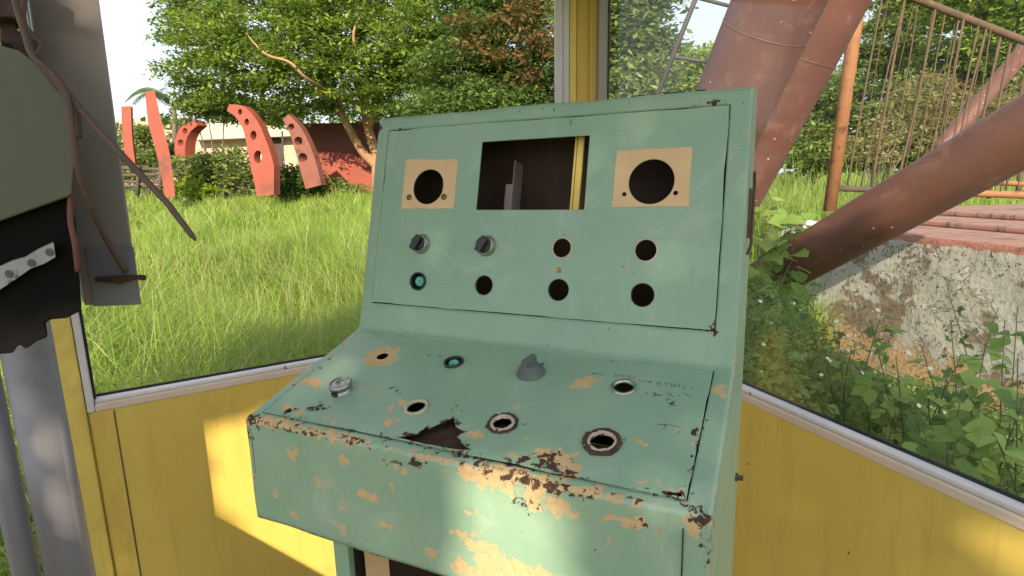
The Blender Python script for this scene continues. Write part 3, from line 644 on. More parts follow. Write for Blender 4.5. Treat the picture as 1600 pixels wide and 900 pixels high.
# loose bits on the right side: latch rod and a bolt
bm = bmesh.new(); add_tube(bm, [(CW+.006, .372, .318), (CW+.006, .39, .30), (CW+.006, .38, .25), (CW+.006, .375, .215), (CW+.002, .38, .20)], .0022, 6); add_box(bm, (CW, .366, .225), (.004, 0, 0), (0, .012, 0), (0, 0, .07)); cob('latch', bm, M['rustbar'])
bm = bmesh.new(); add_lathe(bm, (CW, .40, -.165), (1, 0, 0), [(.007, 0), (.007, .004), (.0045, .004), (.0045, .012), (0, .012)], 6); cob('bolt', bm, M['darkmetal'])
for u, l_ in ((.452, .02), (.50, .03), (.545, .012)):
    bm = bmesh.new(); add_box(bm, Vector((u, P3[0]+.010, P3[1]+.0020)), ex*l_, (0, .012, 0), (0, 0, .0006)); cob('rust_scab', bm, M['rustmetal'])

# ================================================================= GREY ELECTRICAL CABINET (near left)
ec = empty('electrical_cabinet', (-.80, 1.0, CF), 'taupe and olive electrical cabinet with torn black skirt and hanging cables, left of the console', 'electrical cabinet')
def prism_px(name, pix, Y, depth, mat, bev=.002, skew=0.0):
    """a plate whose outline is given at distance Y and that is depth thick"""
    pts = [at(x, y, Y) for x, y in pix]; bm = bmesh.new(); d = Vector((-.85*depth, depth, 0))
    a = [bm.verts.new(p) for p in pts]; b = [bm.verts.new(p+d) for p in pts]
    bm.faces.new(a); bm.faces.new(b[::-1])
    for i in range(len(pts)): bm.faces.new((a[i], b[i], b[(i+1) % len(pts)], a[(i+1) % len(pts)]))
    return bm_obj(name, bm, mat, ec, bev=bev)
prism_px('back_plate', [(35, -60), (147, -60), (155, 0), (212, 418), (220, 474), (132, 478), (110, 330), (60, 100)], .93, .05, M['taupe'], .004)
prism_px('lower_flange', [(133, 388), (209, 386), (221, 476), (147, 479)], .925, .004, M['greymetal'], .001)
prism_px('enclosure', [(-60, 30), (0, 70), (30, 78), (60, 100), (90, 140), (114, 165), (118, 240), (112, 306), (0, 346), (-60, 365)], .78, .14, M['olive'], .003)
prism_px('rubber_skirt', [(-60, 362), (0, 342), (60, 318), (112, 300), (120, 360), (128, 486), (104, 498), (78, 500), (70, 507), (76, 527), (58, 534), (40, 547), (30, 538), (20, 553), (0, 554), (-60, 560)], .80, .11, M['blacktar'], .004)
prism_px('terminal_strip', [(-40, 432), (0, 417), (20, 408), (40, 402), (60, 390), (84, 379), (87, 402), (70, 412), (48, 420), (24, 437), (0, 453), (-40, 472)], .785, .012, M['label'], .001)
for cx, cy in ((14, 428), (49, 411), (77, 394)):
    a = at(cx, cy, .7835); bm = bmesh.new(); add_lathe(bm, a, (0, -1, .1), [(.0055, 0), (.0055, .0008), (.003, .0010), (0, .0004)], 9); bm_obj('terminal_screw', bm, M['darkmetal'], ec)
prism_px('top_frame', [(-60, -60), (35, -60), (35, -10), (42, 20), (34, 28), (-60, 25)], .85, .06, M['rustmetal'], .003)
prism_px('fuse_block', [(0, 26), (22, 30), (28, 50), (42, 40), (60, 55), (62, 82), (38, 92), (20, 70), (0, 66)], .88, .03, M['rustmetal'], .003)
# legs, square section, down to the floor
for (x1, y1, rr_, Y, top_px) in ((111, 900, .046, 1.18, 480), (42, 900, .025, 1.16, 500)):
    b = at(x1, y1, Y); top = at(x1, top_px, Y).z; tube_obj('leg', [(b.x, b.y, CF), (b.x, b.y, .8), (b.x, b.y, top)], rr_, M['greymetal'], ec, 24)
def cable(name, pix, rad, mat, Y=.76, par=ec):
    pts = [at(p[0], p[1], p[2] if len(p) > 2 else Y) for p in pix]; return tube_obj(name, curve_pts(pts, 6), rad, mat, par, 8)
cable('cable', [(18, -30, .82), (26, 10, .80), (40, 55, .78), (52, 88, .76), (85, 118), (103, 150), (112, 200), (122, 262), (150, 340, .82), (178, 395, .88), (196, 424, .915)], .0042, M['cable'])
cable('cable', [(44, -30, .84), (36, 20, .82), (44, 48, .80), (66, 70, .80), (58, 92, .78), (90, 122, .77), (118, 168, .77), (124, 215, .78)], .0035, M['cable'])
cable('red_wire', [(108, 165, .77), (118, 210, .78), (112, 270, .79), (110, 340, .79), (117, 380, .79), (122, 424, .80)], .0038, M['redwire'])
tube_obj('steel_rod', [at(50, 84, .77), at(92, 130, .77), at(150, 200, .77), at(215, 268, .77), at(262, 318, .77), at(300, 368, .77), at(306, 376, .77)], [.005, .005, .0048, .0046, .0044, .0040, .0015], M['cable'], ec, 8)
tube_obj('hinge_pin', [at(150, 436, .915), at(186, 437, .915), at(212, 433, .915), at(226, 434, .915)], [.004, .0075, .004, .005], M['rustmetal'], ec, 8)

# low wall across the door opening, its sunny side glimpsed beyond the legs
lw = BL + uR*.42
bm = bmesh.new(); add_box(bm, lw-nR*.035+zt*CF, uR*1.7, nR*.03, zt*(SILL-.0-CF)); bm_obj('wall_panel', bm, M['yellow'], cab, bev=.002)

# ================================================================= FOLIAGE HELPERS
def leaf_cloud(centers, size, rng, droop=.0, aspect=.42, up_bias=.6, tint=None, jitter=.35):
    """one folded four-sided leaf per centre -> vertices, face index array, tint"""
    n = len(centers); s = size*(1+jitter*rng.normal(size=n)).clip(.4, 2)
    az = rng.uniform(0, 2*np.pi, n); el = rng.normal(-droop, .45, n)
    d = np.stack([np.cos(az)*np.cos(el), np.sin(az)*np.cos(el), np.sin(el)], 1)
    nn = rng.normal(size=(n, 3)); nn[:, 2] = np.abs(nn[:, 2])+up_bias*2
    sd = np.cross(d, nn); sd /= np.linalg.norm(sd, axis=1)[:, None]; nn = np.cross(sd, d)
    S = s[:, None]
    p0 = centers; p1 = centers+d*S*.5+sd*S*aspect*.5-nn*S*.05; p2 = centers+d*S; p3 = centers+d*S*.5-sd*S*aspect*.5-nn*S*.05
    V = np.stack([p0, p1, p2, p3], 1).reshape(-1, 3)
    t = rng.uniform(.2, .8, n) if tint is None else np.clip(tint+rng.normal(0, .16, n), 0, 1)
    return V, np.repeat(t, 4)
def foliage_obj(name, V, T, mat, parent=None, label=None):
    me = np_mesh(name, V, 4, T); o = link(name, me, mat, parent); return o
def sprays(rng, centers, radius, per, flat=.2, droop=.3):
    """flattened, slightly drooping sprays of leaf centres about each centre"""
    n = len(centers); r_ = rng.uniform(.0, 1, (n, per))**.6; a = rng.uniform(0, 2*np.pi, (n, per))
    R_ = (radius*rng.uniform(.6, 1.3, n))[:, None]
    x = r_*np.cos(a)*R_; y = r_*np.sin(a)*R_; z = rng.normal(0, flat*.5, (n, per))*R_ - droop*r_**2*R_
    return (centers[:, None, :]+np.stack([x, y, z], -1)).reshape(-1, 3)
def blob_points(rng, blobs, n, shell=.55):
    """points in the outer part of ellipsoids (cx,cy,cz,rx,ry,rz)"""
    b = np.array(blobs); wgt = (b[:, 3]*b[:, 4]*b[:, 5])**(2/3); k = rng.choice(len(b), n, p=wgt/wgt.sum())
    d = rng.normal(size=(n, 3)); d /= np.linalg.norm(d, axis=1)[:, None]; r_ = rng.uniform(shell**3, 1, n)**(1/3)
    return b[k, :3]+d*r_[:, None]*b[k, 3:]
def pbl(px, py, Y, rx, rz, ry=None):
    """an ellipsoid of foliage seen at a pixel, radii in photo pixels"""
    p = at(px, py, Y); return (p.x, p.y, p.z, rx/F_PX*Y, (ry or rx*.8)/F_PX*Y, rz/F_PX*Y)
def tree(label, blobs, trunks, mat, bark, n_sprays, per, srad, lsize, seed, tint_z=True, group=None, cat='tree', name='tree', extra=None):
    rng = np.random.default_rng(seed); base = Vector(trunks[0][0][0]) if trunks else Vector((blobs[0][0], blobs[0][1], 0))
    t = empty(name, base, label, cat, group)
    for pts, rads in trunks:
        pp = curve_pts(pts, 5); rr = list(np.interp(np.linspace(0, 1, len(pp)), np.linspace(0, 1, len(rads)), rads))
        bm = bmesh.new(); add_tube(bm, pp, rr, 9)
        for v in bm.verts: v.co += Vector(rng.normal(0, rads[-1]*.08, 3))
        bm_obj('trunk' if (pts is trunks[0][0]) else 'limb', bm, bark, t, True)
    c = blob_points(rng, blobs, n_sprays); L_ = sprays(rng, c, srad, per)
    st = np.repeat(rng.normal(.5, .2, n_sprays), per)
    V, T = leaf_cloud(L_, lsize, rng, .15, .45, .5, st)
    foliage_obj('crown', V, T, mat, t); 
    if extra:
        e_b, e_m, e_n = extra; c = blob_points(rng, e_b, e_n); V, T = leaf_cloud(sprays(rng, c, srad, per), lsize, rng, .3, .45, .3)
        foliage_obj('dry_foliage', V, T, e_m, t)
    return t

# ================================================================= MEADOW GRASS
def blades(rng, x, y, h, wd, z=None, lean=.35, tint=None, segs=3):
    n = len(x); z = ground_z(x, y) if z is None else z
    az = rng.uniform(0, 2*np.pi, n); ln = np.abs(rng.normal(lean, lean*.6, n)); d = np.stack([np.cos(az), np.sin(az)], 1)
    fa = rng.uniform(0, np.pi, n); sx, sy = np.cos(fa)*wd, np.sin(fa)*wd
    lev = []
    for k in range(segs+1):
        t = k/segs; c = t**1.9*ln*h; zz = z+h*(t-.35*ln*t**2.4); wk = (1-t**2)*.5+.02
        cx, cy = x+d[:, 0]*c, y+d[:, 1]*c
        lev.append(np.stack([np.stack([cx-sx*wk, cy-sy*wk, zz], 1), np.stack([cx+sx*wk, cy+sy*wk, zz], 1)], 1))
    tt = rng.uniform(.1, .7, n) if tint is None else tint
    L4 = np.stack(lev, 1).reshape(n, -1, 3); ia = (L4[:, :, 0]-CORNER.x)*nL.x+(L4[:, :, 1]-CORNER.y)*nL.y; ib = (L4[:, :, 0]-CORNER.x)*nR.x+(L4[:, :, 1]-CORNER.y)*nR.y
    ok = ~((ia < .05) & (ib < .05)).any(1); L4 = L4[ok]; tt = np.asarray(tt)[ok]; n = len(L4)      # no blade grows through the cabin walls
    V = L4.reshape(-1, 3); b = (np.arange(n)*(segs+1)*2)[:, None, None]
    f = np.array([[2*k, 2*k+1, 2*k+3, 2*k+2] for k in range(segs)])[None]
    Fc = (b+f).reshape(-1, 4)
    T = np.repeat(tt, (segs+1)*2); return V, Fc, T
def join(parts):
    V, Fs, T, o = [], [], [], 0
    for v, f, t in parts: V.append(v); Fs.append(f+o); T.append(t); o += len(v)
    return np.concatenate(V), np.concatenate(Fs), np.concatenate(T)
rg = np.random.default_rng(5)
def cabin_mask(x, y):
    """true outside the cabin and the concrete platform"""
    a = (x-CORNER.x)*nL.x+(y-CORNER.y)*nL.y; b = (x-CORNER.x)*nR.x+(y-CORNER.y)*nR.y
    q = (x-PLC.x)*PNX+(y-PLC.y)*PNY
    inside_plat = (q > -.02) & (y < 9.5)
    return ((a > .08) | (b > .08)) & ~inside_plat
PLa, PLb = at(1240, 347, 5.8), at(1600, 386, 3.62); PLC = Vector((PLa.x, PLa.y, 0)); PLd = (Vector((PLb.x, PLb.y, 0))-PLC).normalized()
PNX, PNY = -PLd.y, PLd.x
def scatter(n, r0_, r1, a0, a1, power=1.0):
    r_ = np.sqrt(rg.uniform(r0_**2, r1**2, n)); a = rg.uniform(R(a0), R(a1), n); x, y = r_*np.sin(a), r_*np.cos(a)
    k = cabin_mask(x, y); return x[k], y[k]
def gtint(x, y, base=.42):
    f = np.sin(x*1.3+.7*y)*np.cos(y*.9-.5*x)+.6*np.sin(x*3.1)*np.cos(y*2.7); t = base+.17*f+rg.normal(0, .15, len(x))
    straw = rg.random(len(x)) < .10; return np.clip(np.where(straw, rg.uniform(.8, 1, len(x)), np.clip(t, .05, .72)), 0, 1)
gp = []
def hvar(x, y): return .85+.5*np.sin(x*1.1+1.3*y)*np.cos(y*.8-.4*x)+.15*np.sin(3.3*x+2.1*y)
for n, a, b, az0, az1, h, wd, ln in ((30000, 1.6, 4.2, -62, 4, .70, .0075, .55), (30000, 4.2, 8, -60, 2, .68, .011, .5), (26000, 8, 15, -55, 2, .58, .018, .4), (26000, 15, 28, -52, 2, .55, .035, .4), (12000, 28, 45, -60, 60, .5, .09, .4),
                                     (7000, 4.2, 9, 12, 30, .62, .010, .4), (14000, 9, 28, 2, 60, .75, .03, .35)):
    x, y = scatter(n, a, b, az0, az1); hh = h*hvar(x, y)*rg.uniform(.55, 1.25, len(x)); gp.append(blades(rg, x, y, hh, wd, lean=ln, tint=gtint(x, y)))
tx, ty = scatter(1150, 1.75, 10.5, -60, 2); nb = 42; ix = np.repeat(np.arange(len(tx)), nb); th = rg.uniform(.6, 1.15, len(tx))*(.75+.4*np.sin(tx*1.1+1.3*ty))
x = tx[ix]+rg.normal(0, .07, len(ix)); y = ty[ix]+rg.normal(0, .07, len(ix)); k = cabin_mask(x, y) & (((x-CORNER.x)*nL.x+(y-CORNER.y)*nL.y) > .2); x, y, ix = x[k], y[k], ix[k]; dd = np.hypot(x, y)
gp.append(blades(rg, x, y, (th[ix]*rg.uniform(.6, 1.15, len(ix))).clip(.2, 1.15), .0055+.0012*dd, lean=.75, tint=np.clip(rg.normal(.38, .2, len(tx))[ix]+rg.normal(0, .12, len(ix))+(rg.random(len(ix)) < .07)*.5, 0, 1), segs=3))
V, Fc, T = join(gp); o = link('meadow_grass', np_mesh('meadow_grass', V, Fc, T), M['grass']); tag(o, 'long bright green meadow grass mixed with straw coloured blades', 'grass', kind='stuff')
# tall seeding grass: thin long stalks above the rest
gp = []
x, y = scatter(900, 2.2, 9, -58, 0); gp.append(blades(rg, x, y, rg.uniform(.8, 1.15, len(x)), .004, lean=.3, tint=rg.uniform(.72, 1, len(x)), segs=4))
q = at(1235, 300, 8.5); x = rg.normal(q.x, .55, 1500); y = rg.normal(q.y, .9, 1500); k = cabin_mask(x, y); x, y = x[k], y[k]; gp.append(blades(rg, x, y, rg.uniform(1.0, 2.3, len(x)), .016, lean=.22, tint=rg.uniform(.3, .8, len(x)), segs=5))
x = rg.uniform(3.2, 12, 3500); y = rg.uniform(9.6, 14, 3500); gp.append(blades(rg, x, y, rg.uniform(.8, 1.7, len(x)), .022, lean=.25, tint=rg.uniform(.3, .8, len(x)), segs=4))
V, Fc, T = join(gp); o = link('tall_grass', np_mesh('tall_grass', V, Fc, T), M['grass']); tag(o, 'tall thin seeding grass stalks rising above the meadow', 'grass', kind='stuff')

# ================================================================= PLATFORM, STEEL LEGS, FENCE
pz = 1.25
pn = Vector((PLd.y, -PLd.x, 0))             # into the platform
if pn.x < 0: pn = -pn
plat = empty('concrete_platform', PLC+pn*2+PLd*1, 'raised concrete platform with flaking grey paint and a worn red top', 'platform')
bm = bmesh.new(); nL_, nZ_ = 90, 34
P0_ = PLC-PLd*.18
for side_ in (0, 1):
    ln = 8.0; dirv = PLd if side_ == 0 else pn; grid = []
    for i in range(nL_+1):
        row = []
        for j in range(nZ_+1):
            p = P0_+dirv*(ln*i/nL_)+zt*(pz-.004)*(j/nZ_)
            h = (math.sin(p.x*9+p.z*7)*math.cos(p.y*8-p.z*5)+.6*math.sin(p.y*23+p.z*19))*.006*(0 if i in (0,) else 1)
            if j == nZ_: h = -.012+.006*math.sin(i*1.7)
            row.append(bm.verts.new(p+(-pn if side_ == 0 else -PLd)*h))
        grid.append(row)
    for i in range(nL_):
        for j in range(nZ_): bm.faces.new((grid[i][j], grid[i+1][j], grid[i+1][j+1], grid[i][j+1]))
bm_obj('wall_face', bm, M['concrete'], plat, True)
bm = bmesh.new(); add_box(bm, P0_+pn*.0+zt*(pz-.05)+pn*.012+PLd*.012, PLd*8, pn*8, zt*.052); bm_obj('top_slab', bm, M['redslab'], plat, bev=.02)
bm = bmesh.new(); add_box(bm, P0_+pn*.75+zt*(pz+.003)+PLd*.05, PLd*6, pn*6, zt*.05); bm_obj('step', bm, M['redslab'], plat, bev=.015)
bm = bmesh.new(); add_box(bm, P0_+pn*1.35+zt*(pz+.054)+PLd*.05, PLd*6, pn*6, zt*.05); bm_obj('step', bm, M['redslab'], plat, bev=.015)
# fallen flake of render leaning at the corner
bm = bmesh.new(); pts = [at(1243, 372, 5.1), at(1262, 345, 5.2), at(1290, 352, 5.15), at(1288, 362, 5.1), at(1268, 378, 5.05)]
a = [bm.verts.new(p) for p in pts]; b = [bm.verts.new(p+Vector((.02, .05, .01))) for p in pts]; bm.faces.new(a); bm.faces.new(b[::-1])
for i in range(5): bm.faces.new((a[i], b[i], b[(i+1) % 5], a[(i+1) % 5]))
tag(bm_obj('broken_slab', bm, M['white']), 'broken pale slab piece wedged beside the foot of the lower red tube', 'broken slab')

def big_tube(label, a, b, ra, rb, seams=(), mat='tube', ext=0.0):
    d = (b-a).normalized(); b2 = b+d*ext; a0_ = a; a = a-d*(max(a.z, 0)/d.z); t = empty('steel_tube', a, label, 'steel tube')
    n = 14; pts = [a.lerp(b2, i/n) for i in range(n+1)]; bm = bmesh.new(); add_tube(bm, pts, [ra+(rb-ra)*i/n for i in range(n+1)], 40); add_lathe(bm, (a.x, a.y, 0), (0, 0, 1), [(0, -.05), (ra*1.6, -.05), (ra*1.6, .10), (0, .10)], 24); o = bm_obj('tube', bm, M[mat], t, True)
    for s in seams:
        p = a0_.lerp(b2, s); r_ = ra+(rb-ra)*s; bm = bmesh.new(); add_lathe(bm, p, d, [(r_-.004, -.005), (r_+.0008, -.003), (r_+.0012, 0), (r_+.0008, .003), (r_-.004, .005)], 40); bm_obj('weld_seam', bm, M[mat], t, True)
    return t
a, b = at(1040, 400, 4.5), at(1216, 0, 3.55)
t1 = big_tube('wide brick red steel tube rising behind the console, flecked white, left of its seam neighbour', a, b, .26, .255, (.62, .80), ext=.9)
b_ = at(1302, 0, 4.2); a = at(1125, 345, 4.9)
t2 = big_tube('plain brick red steel tube just right of and behind the white flecked one', a, b_, .235, .225, (.52, .9), ext=.9)
# thin conduit in the groove between them
t3 = at(1147, 466, 4.75); a2 = t3; b2 = at(1600, 207, 3.02)
big_tube('brick red tube slanting from the vine covered foot up across the platform edge', a2, b2, .175, .172, (), ext=.8)
o = tube_obj('steel_tube', [at(1400, 310, 9.5), at(1480, 220, 9.5), at(1630, 45, 9.5)], [.13, .13, .13], M['tube'], None, 20); tag(o, 'distant brick red tube behind the rusty bars at the right edge', 'steel tube')
# ladder beside the upper tubes
lad = empty('ladder', at(1030, 142, 5.0), 'thin dark steel ladder leaning beside the wide red tube', 'ladder')
tube_obj('stile', [at(1018, 172, 5.0), at(1086, 0, 5.0), at(1100, -40, 5.0)], .021, M['darkmetal'], lad, 8)
tube_obj('stile', [at(1100, 172, 5.0), at(1158, 0, 5.0), at(1170, -40, 5.0)], .018, M['darkmetal'], lad, 8)
tube_obj('rung', [at(1051, 89, 5.0), at(1128, 100, 5.0)], .016, M['darkmetal'], lad, 8)
tube_obj('rung', [at(1088, -4, 5.0), at(1158, 14, 5.0)], .016, M['darkmetal'], lad, 8)
# fence with rusty bars
FY = 7.3
fe = empty('bar_fence', at(1297, 328, FY), 'leaning fence of thin rusty vertical bars with an orange end post, standing on the platform', 'fence')
tube_obj('end_post', [at(1296, 330, FY), at(1342, 0, FY), at(1348, -40, FY)], .078, M['orangepost'], fe, 14)
tube_obj('top_rail', [at(1370, -25, FY+.1), at(1430, -2, FY+.1), at(1600, 64, FY+.1), at(1700, 100, FY+.1)], .045, M['rustbar'], fe, 10)
tube_obj('bottom_rail', [at(1304, 294, FY), at(1420, 298, FY)], .04, M['log'], fe, 10)
tube_obj('bottom_rail', [at(1422, 298, FY), at(1700, 309, FY)], .048, M['orangepost'], fe, 10)
rb = random.Random(3); x = 1322.0
while x < 1690:
    ln = rb.uniform(.17, .235)*300; yt = -30 if x+ln < 1440 else (x+ln-1440)*.385+rb.uniform(-3, 3)
    top = (x+ln*(300-yt)/300, yt); w_ = rb.choice((.005, .006, .007, .009, .012, .017))
    p0, p2 = at(x, 300+(x-1320)*.03, FY+rb.uniform(-.03, .06)), at(top[0], top[1], FY+.1+rb.uniform(-.05, .05)); pm = p0.lerp(p2, .5)+Vector((rb.uniform(-.03, .03), 0, 0))
    tube_obj('bar', curve_pts([p0, pm, p2], 3), w_, M['rustbar'], fe, 6)
    x += rb.choice((6, 8, 9, 11, 13, 15, 17))
# rail fence piece at far right, low
o = tube_obj('low_rail', [at(1500, 283, 8.6), at(1700, 292, 8.6)], .04, M['orangepost'], fe, 8)
for x in (1545, 1590): tube_obj('rail_post', [at(x, 310, 8.6), at(x+5, 262, 8.6)], .035, M['rustbar'], fe, 8)

# ================================================================= ARCHES, RED WALL, BUILDING
def ribbon(name, label, center, widths, holes, Y, depth, skew, mat, cat='arch rib', group='curved red ribs at the far side of the meadow'):
    """a curved steel rib: plate outline built round a centre line, with real round holes, given depth"""
    n = 26; cp = [np.array(p) for p in curve_pts([(x, y, 0) for x, y in center], 8)]; cp = np.array(cp)[:, :2]
    wd = np.interp(np.linspace(0, 1, len(cp)), np.linspace(0, 1, len(widths)), widths); tg = np.gradient(cp, axis=0); tg /= np.linalg.norm(tg, axis=1)[:, None]; nm = np.stack([-tg[:, 1], tg[:, 0]], 1)
    outer = [tuple(p) for p in cp+nm*wd[:, None]/2]+[tuple(p) for p in (cp-nm*wd[:, None]/2)[::-1]]
    hs = [[(hx+rx*math.cos(t), hy+ry*math.sin(t)) for t in np.linspace(0, 2*math.pi, 16, endpoint=False)] for hx, hy, rx, ry in holes]
    pts, ed = [], []
    for lp in [outer]+hs:
        b = len(pts); pts += [Vector(p) for p in lp]; ed += [(b+i, b+(i+1) % len(lp)) for i in range(len(lp))]
    vo, _, fo, _, _, _ = delaunay_2d_cdt(pts, ed, [], 0, 1e-4)
    fs = []
    for f in fo:
        c = [sum(vo[i][k] for i in f)/len(f) for k in (0, 1)]
        if pip(*c, outer) and not any(pip(*c, h) for h in hs): fs.append(tuple(f))
    co = [at(p[0], p[1], Y) for p in vo]; nv = len(co); co += [p+Vector((skew, depth, 0)) for p in co]
    from collections import Counter
    ec_ = Counter(); 
    for f in fs:
        for i in range(len(f)): ec_[(f[i], f[(i+1) % len(f)])] += 1
    allf = fs+[tuple(i+nv for i in f[::-1]) for f in fs]+[(b, a, a+nv, b+nv) for (a, b) in ec_ if (b, a) not in ec_]
    me = bpy.data.meshes.new(name); me.from_pydata(co, [], allf); o = link(name, me, mat)
    return tag(o, label, cat, group)
M['ribdark'] = simple('shade_darkened_red', (.30, .10, .07), (.20, .075, .055), 1.2, .7, dirt=(.10, .045, .035), dscale=1.3, dlo=.48, dhi=.65)  # rib red darkened: the tree's shade is put into the colour
AY = 22.5; TY = 27.0
A = M['archred']
ribbon('curved_rib', 'short red rib at the far left, beside the grey cabinet plate', [(197, 166), (199, 215), (206, 265)], [15, 15, 13], [], AY+2, .5, -.25, A)
ribbon('curved_rib', 'tallest red rib, seen edge on, rising left of the bushes', [(234, 142), (242, 190), (256, 245), (266, 308)], [15, 21, 20, 15], [], AY-1, .45, -.28, A)
ribbon('curved_rib', 'small red rib with round holes in front of the cream building', [(306, 192), (288, 205), (281, 228), (284, 262)], [9, 17, 17, 14], [(289, 205, 4, 5), (282, 223, 4.5, 5)], AY+4, .4, .25, A)
ribbon('curved_rib', 'large curved red rib with four round holes, leaning left over the grass', [(356, 168), (376, 176), (392, 198), (403, 232), (410, 262), (415, 306)], [11, 22, 26, 33, 36, 26], [(375, 175, 3.2, 5), (385.5, 190.5, 3.5, 5.5), (396, 211.5, 4.8, 7.5), (403, 245, 6.5, 10)], AY, .35, .10, A)
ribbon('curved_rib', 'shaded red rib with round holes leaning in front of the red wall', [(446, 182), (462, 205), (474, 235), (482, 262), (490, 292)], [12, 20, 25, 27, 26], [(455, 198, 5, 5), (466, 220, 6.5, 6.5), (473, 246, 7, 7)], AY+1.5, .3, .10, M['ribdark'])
# solid red wall sloping down to the left, behind the tree trunk
rw = empty('red_wall', at(540, 300, TY+2), 'low orange red wall with a curved top behind the pale tree trunk', 'wall')
def plate(name, pix, Y, depth, mat, par, skew=0):
    pts = [at(x, y, Y) for x, y in pix]; bm = bmesh.new(); a = [bm.verts.new(p) for p in pts]; b = [bm.verts.new(p+Vector((skew, depth, 0))) for p in pts]
    bm.faces.new(a); bm.faces.new(b[::-1])
    for i in range(len(pts)): bm.faces.new((a[i], b[i], b[(i+1) % len(pts)], a[(i+1) % len(pts)]))
    return bm_obj(name, bm, mat, par, bev=.02)
plate('wall', [(478, 232), (500, 236), (525, 238), (545, 240), (570, 246), (600, 256), (700, 262), (700, 312), (486, 312)], TY+1.6, .4, A, rw)
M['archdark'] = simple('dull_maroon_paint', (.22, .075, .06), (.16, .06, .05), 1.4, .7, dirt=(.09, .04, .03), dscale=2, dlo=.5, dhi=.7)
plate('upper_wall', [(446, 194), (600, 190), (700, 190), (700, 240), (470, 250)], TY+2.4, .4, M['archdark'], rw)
for x, y, rx, ry in ((472, 235, 3, 7), (483, 244, 4, 6), (491, 236, 1.5, 8), (498, 250, 4, 2.5), (512, 237, 3, 3.5), (510, 262, 2.5, 4), (521, 258, 2.5, 4), (505, 274, 3, 1.5), (568, 271, 5, 2), (530, 283, 2.5, 1.5)):
    pass
bl = empty('cream_building', at(380, 270, 34), 'low cream building with a pale sloping roof beyond the red ribs', 'building')
plate('wall', [(300, 215), (300, 292), (520, 292), (520, 206), (432, 206), (432, 216)], 40, 4, M['cream'], bl)
plate('roof', [(292, 200), (330, 192), (420, 196), (448, 204), (520, 200), (520, 210), (300, 219)], 39, 6, M['creamroof'], bl)
plate('doorway', [(418, 214), (441, 213), (441, 270), (418, 270)], 39.8, .12, M['darkopening'], bl)
plate('wall_section', [(150, 196), (185, 186), (288, 186), (288, 290), (150, 290)], 44, 3, M['cream'], bl)
o = tube_obj('white_pole', [at(441, 205, 30), at(442, 240, 30), at(447, 285, 30)], .05, M['white'], None, 8); tag(o, 'thin white pole standing just left of the shaded red rib', 'pole')
lf = empty('log_fence', at(240, 292, 24.5), 'dark weathered log rails low on the ground at far left', 'fence')
for k, (y0, y1) in enumerate(((262, 266), (273, 271), (283, 285), (290, 291))):
    tube_obj('rail', [at(150, y0, 24.5), at(200, y0+1, 24.4), at(290, y1, 24.6), at(385, y1+3, 24.5)], .075, M['log'], lf, 7)
for x in (182, 215, 250, 292): tube_obj('post', [at(x, 306, 24.3), at(x+1, 258, 24.3)], .08, M['log'], lf, 7)

# ================================================================= TREES
bk = M['bark']
trunks = [([at(590, 318, TY), at(588, 250, TY), at(576, 205, TY), at(566, 160, TY), at(556, 90, TY)], [.30, .24, .2, .16, .07]),
  ([at(592, 262, TY), at(565, 235, TY-.2), at(540, 190, TY-.6), at(525, 160, TY-1), at(500, 120, TY-1.5)], [.24, .2, .17, .14, .05]),
  ([at(576, 200, TY), at(592, 165, TY-.3), at(612, 120, TY-.6), at(640, 60, TY-1)], [.15, .12, .09, .04]),
  ([at(572, 178, TY), at(548, 160, TY-.5), at(530, 158, TY-.9)], [.10, .07, .03]),
  ([at(566, 165, TY-.2), at(530, 150, TY-2.2), at(498, 134, TY-4.0), at(476, 120, TY-4.9), at(452, 97, TY-5.2), at(418, 86, TY-5.2), at(396, 66, TY-4.9), at(384, 50, TY-4.4)], [.11, .09, .075, .06, .05, .04, .03, .012]),
  ([at(540, 100, TY-1.6), at(510, 120, TY-2.4), at(480, 125, TY-3)], [.09, .08, .07]),
  ([at(556, 88, TY-4.2), at(553, 50, TY-4.4), at(566, 20, TY-4.2)], [.07, .05, .03]),
  ([at(566, 160, TY), at(556, 120, TY-1.2), at(556, 80, TY-2.5)], [.12, .09, .07])]
blobs = [pbl(300, 105, TY-1, 50, 22), pbl(330, 60, TY-1.5, 70, 35), pbl(320, 15, TY, 55, 30), pbl(400, 100, TY-2, 75, 38), pbl(420, 30, TY-2, 90, 50), pbl(360, 150, TY-1, 45, 14),
  pbl(480, 80, TY-3, 80, 50), pbl(470, 155, TY-1, 55, 22), pbl(430, 180, TY+.5, 40, 16), pbl(520, 20, TY-3, 90, 50), pbl(560, 110, TY-3, 80, 42), pbl(620, 60, TY-3, 90, 55), pbl(640, 140, TY-2, 80, 42),
  pbl(430, -60, TY-1, 120, 70), pbl(580, -80, TY-1, 150, 80), pbl(690, 90, TY-1, 70, 60), pbl(700, 0, TY-1, 80, 60), pbl(300, -20, TY, 45, 25), pbl(285, 55, TY, 25, 10), pbl(560, 160, TY+2.5, 60, 20)]
tree('spreading green tree with a pale orange forked trunk above the red wall', blobs, trunks, M['leaf_tree'], bk, 1500, 75, .85, .19, 21)
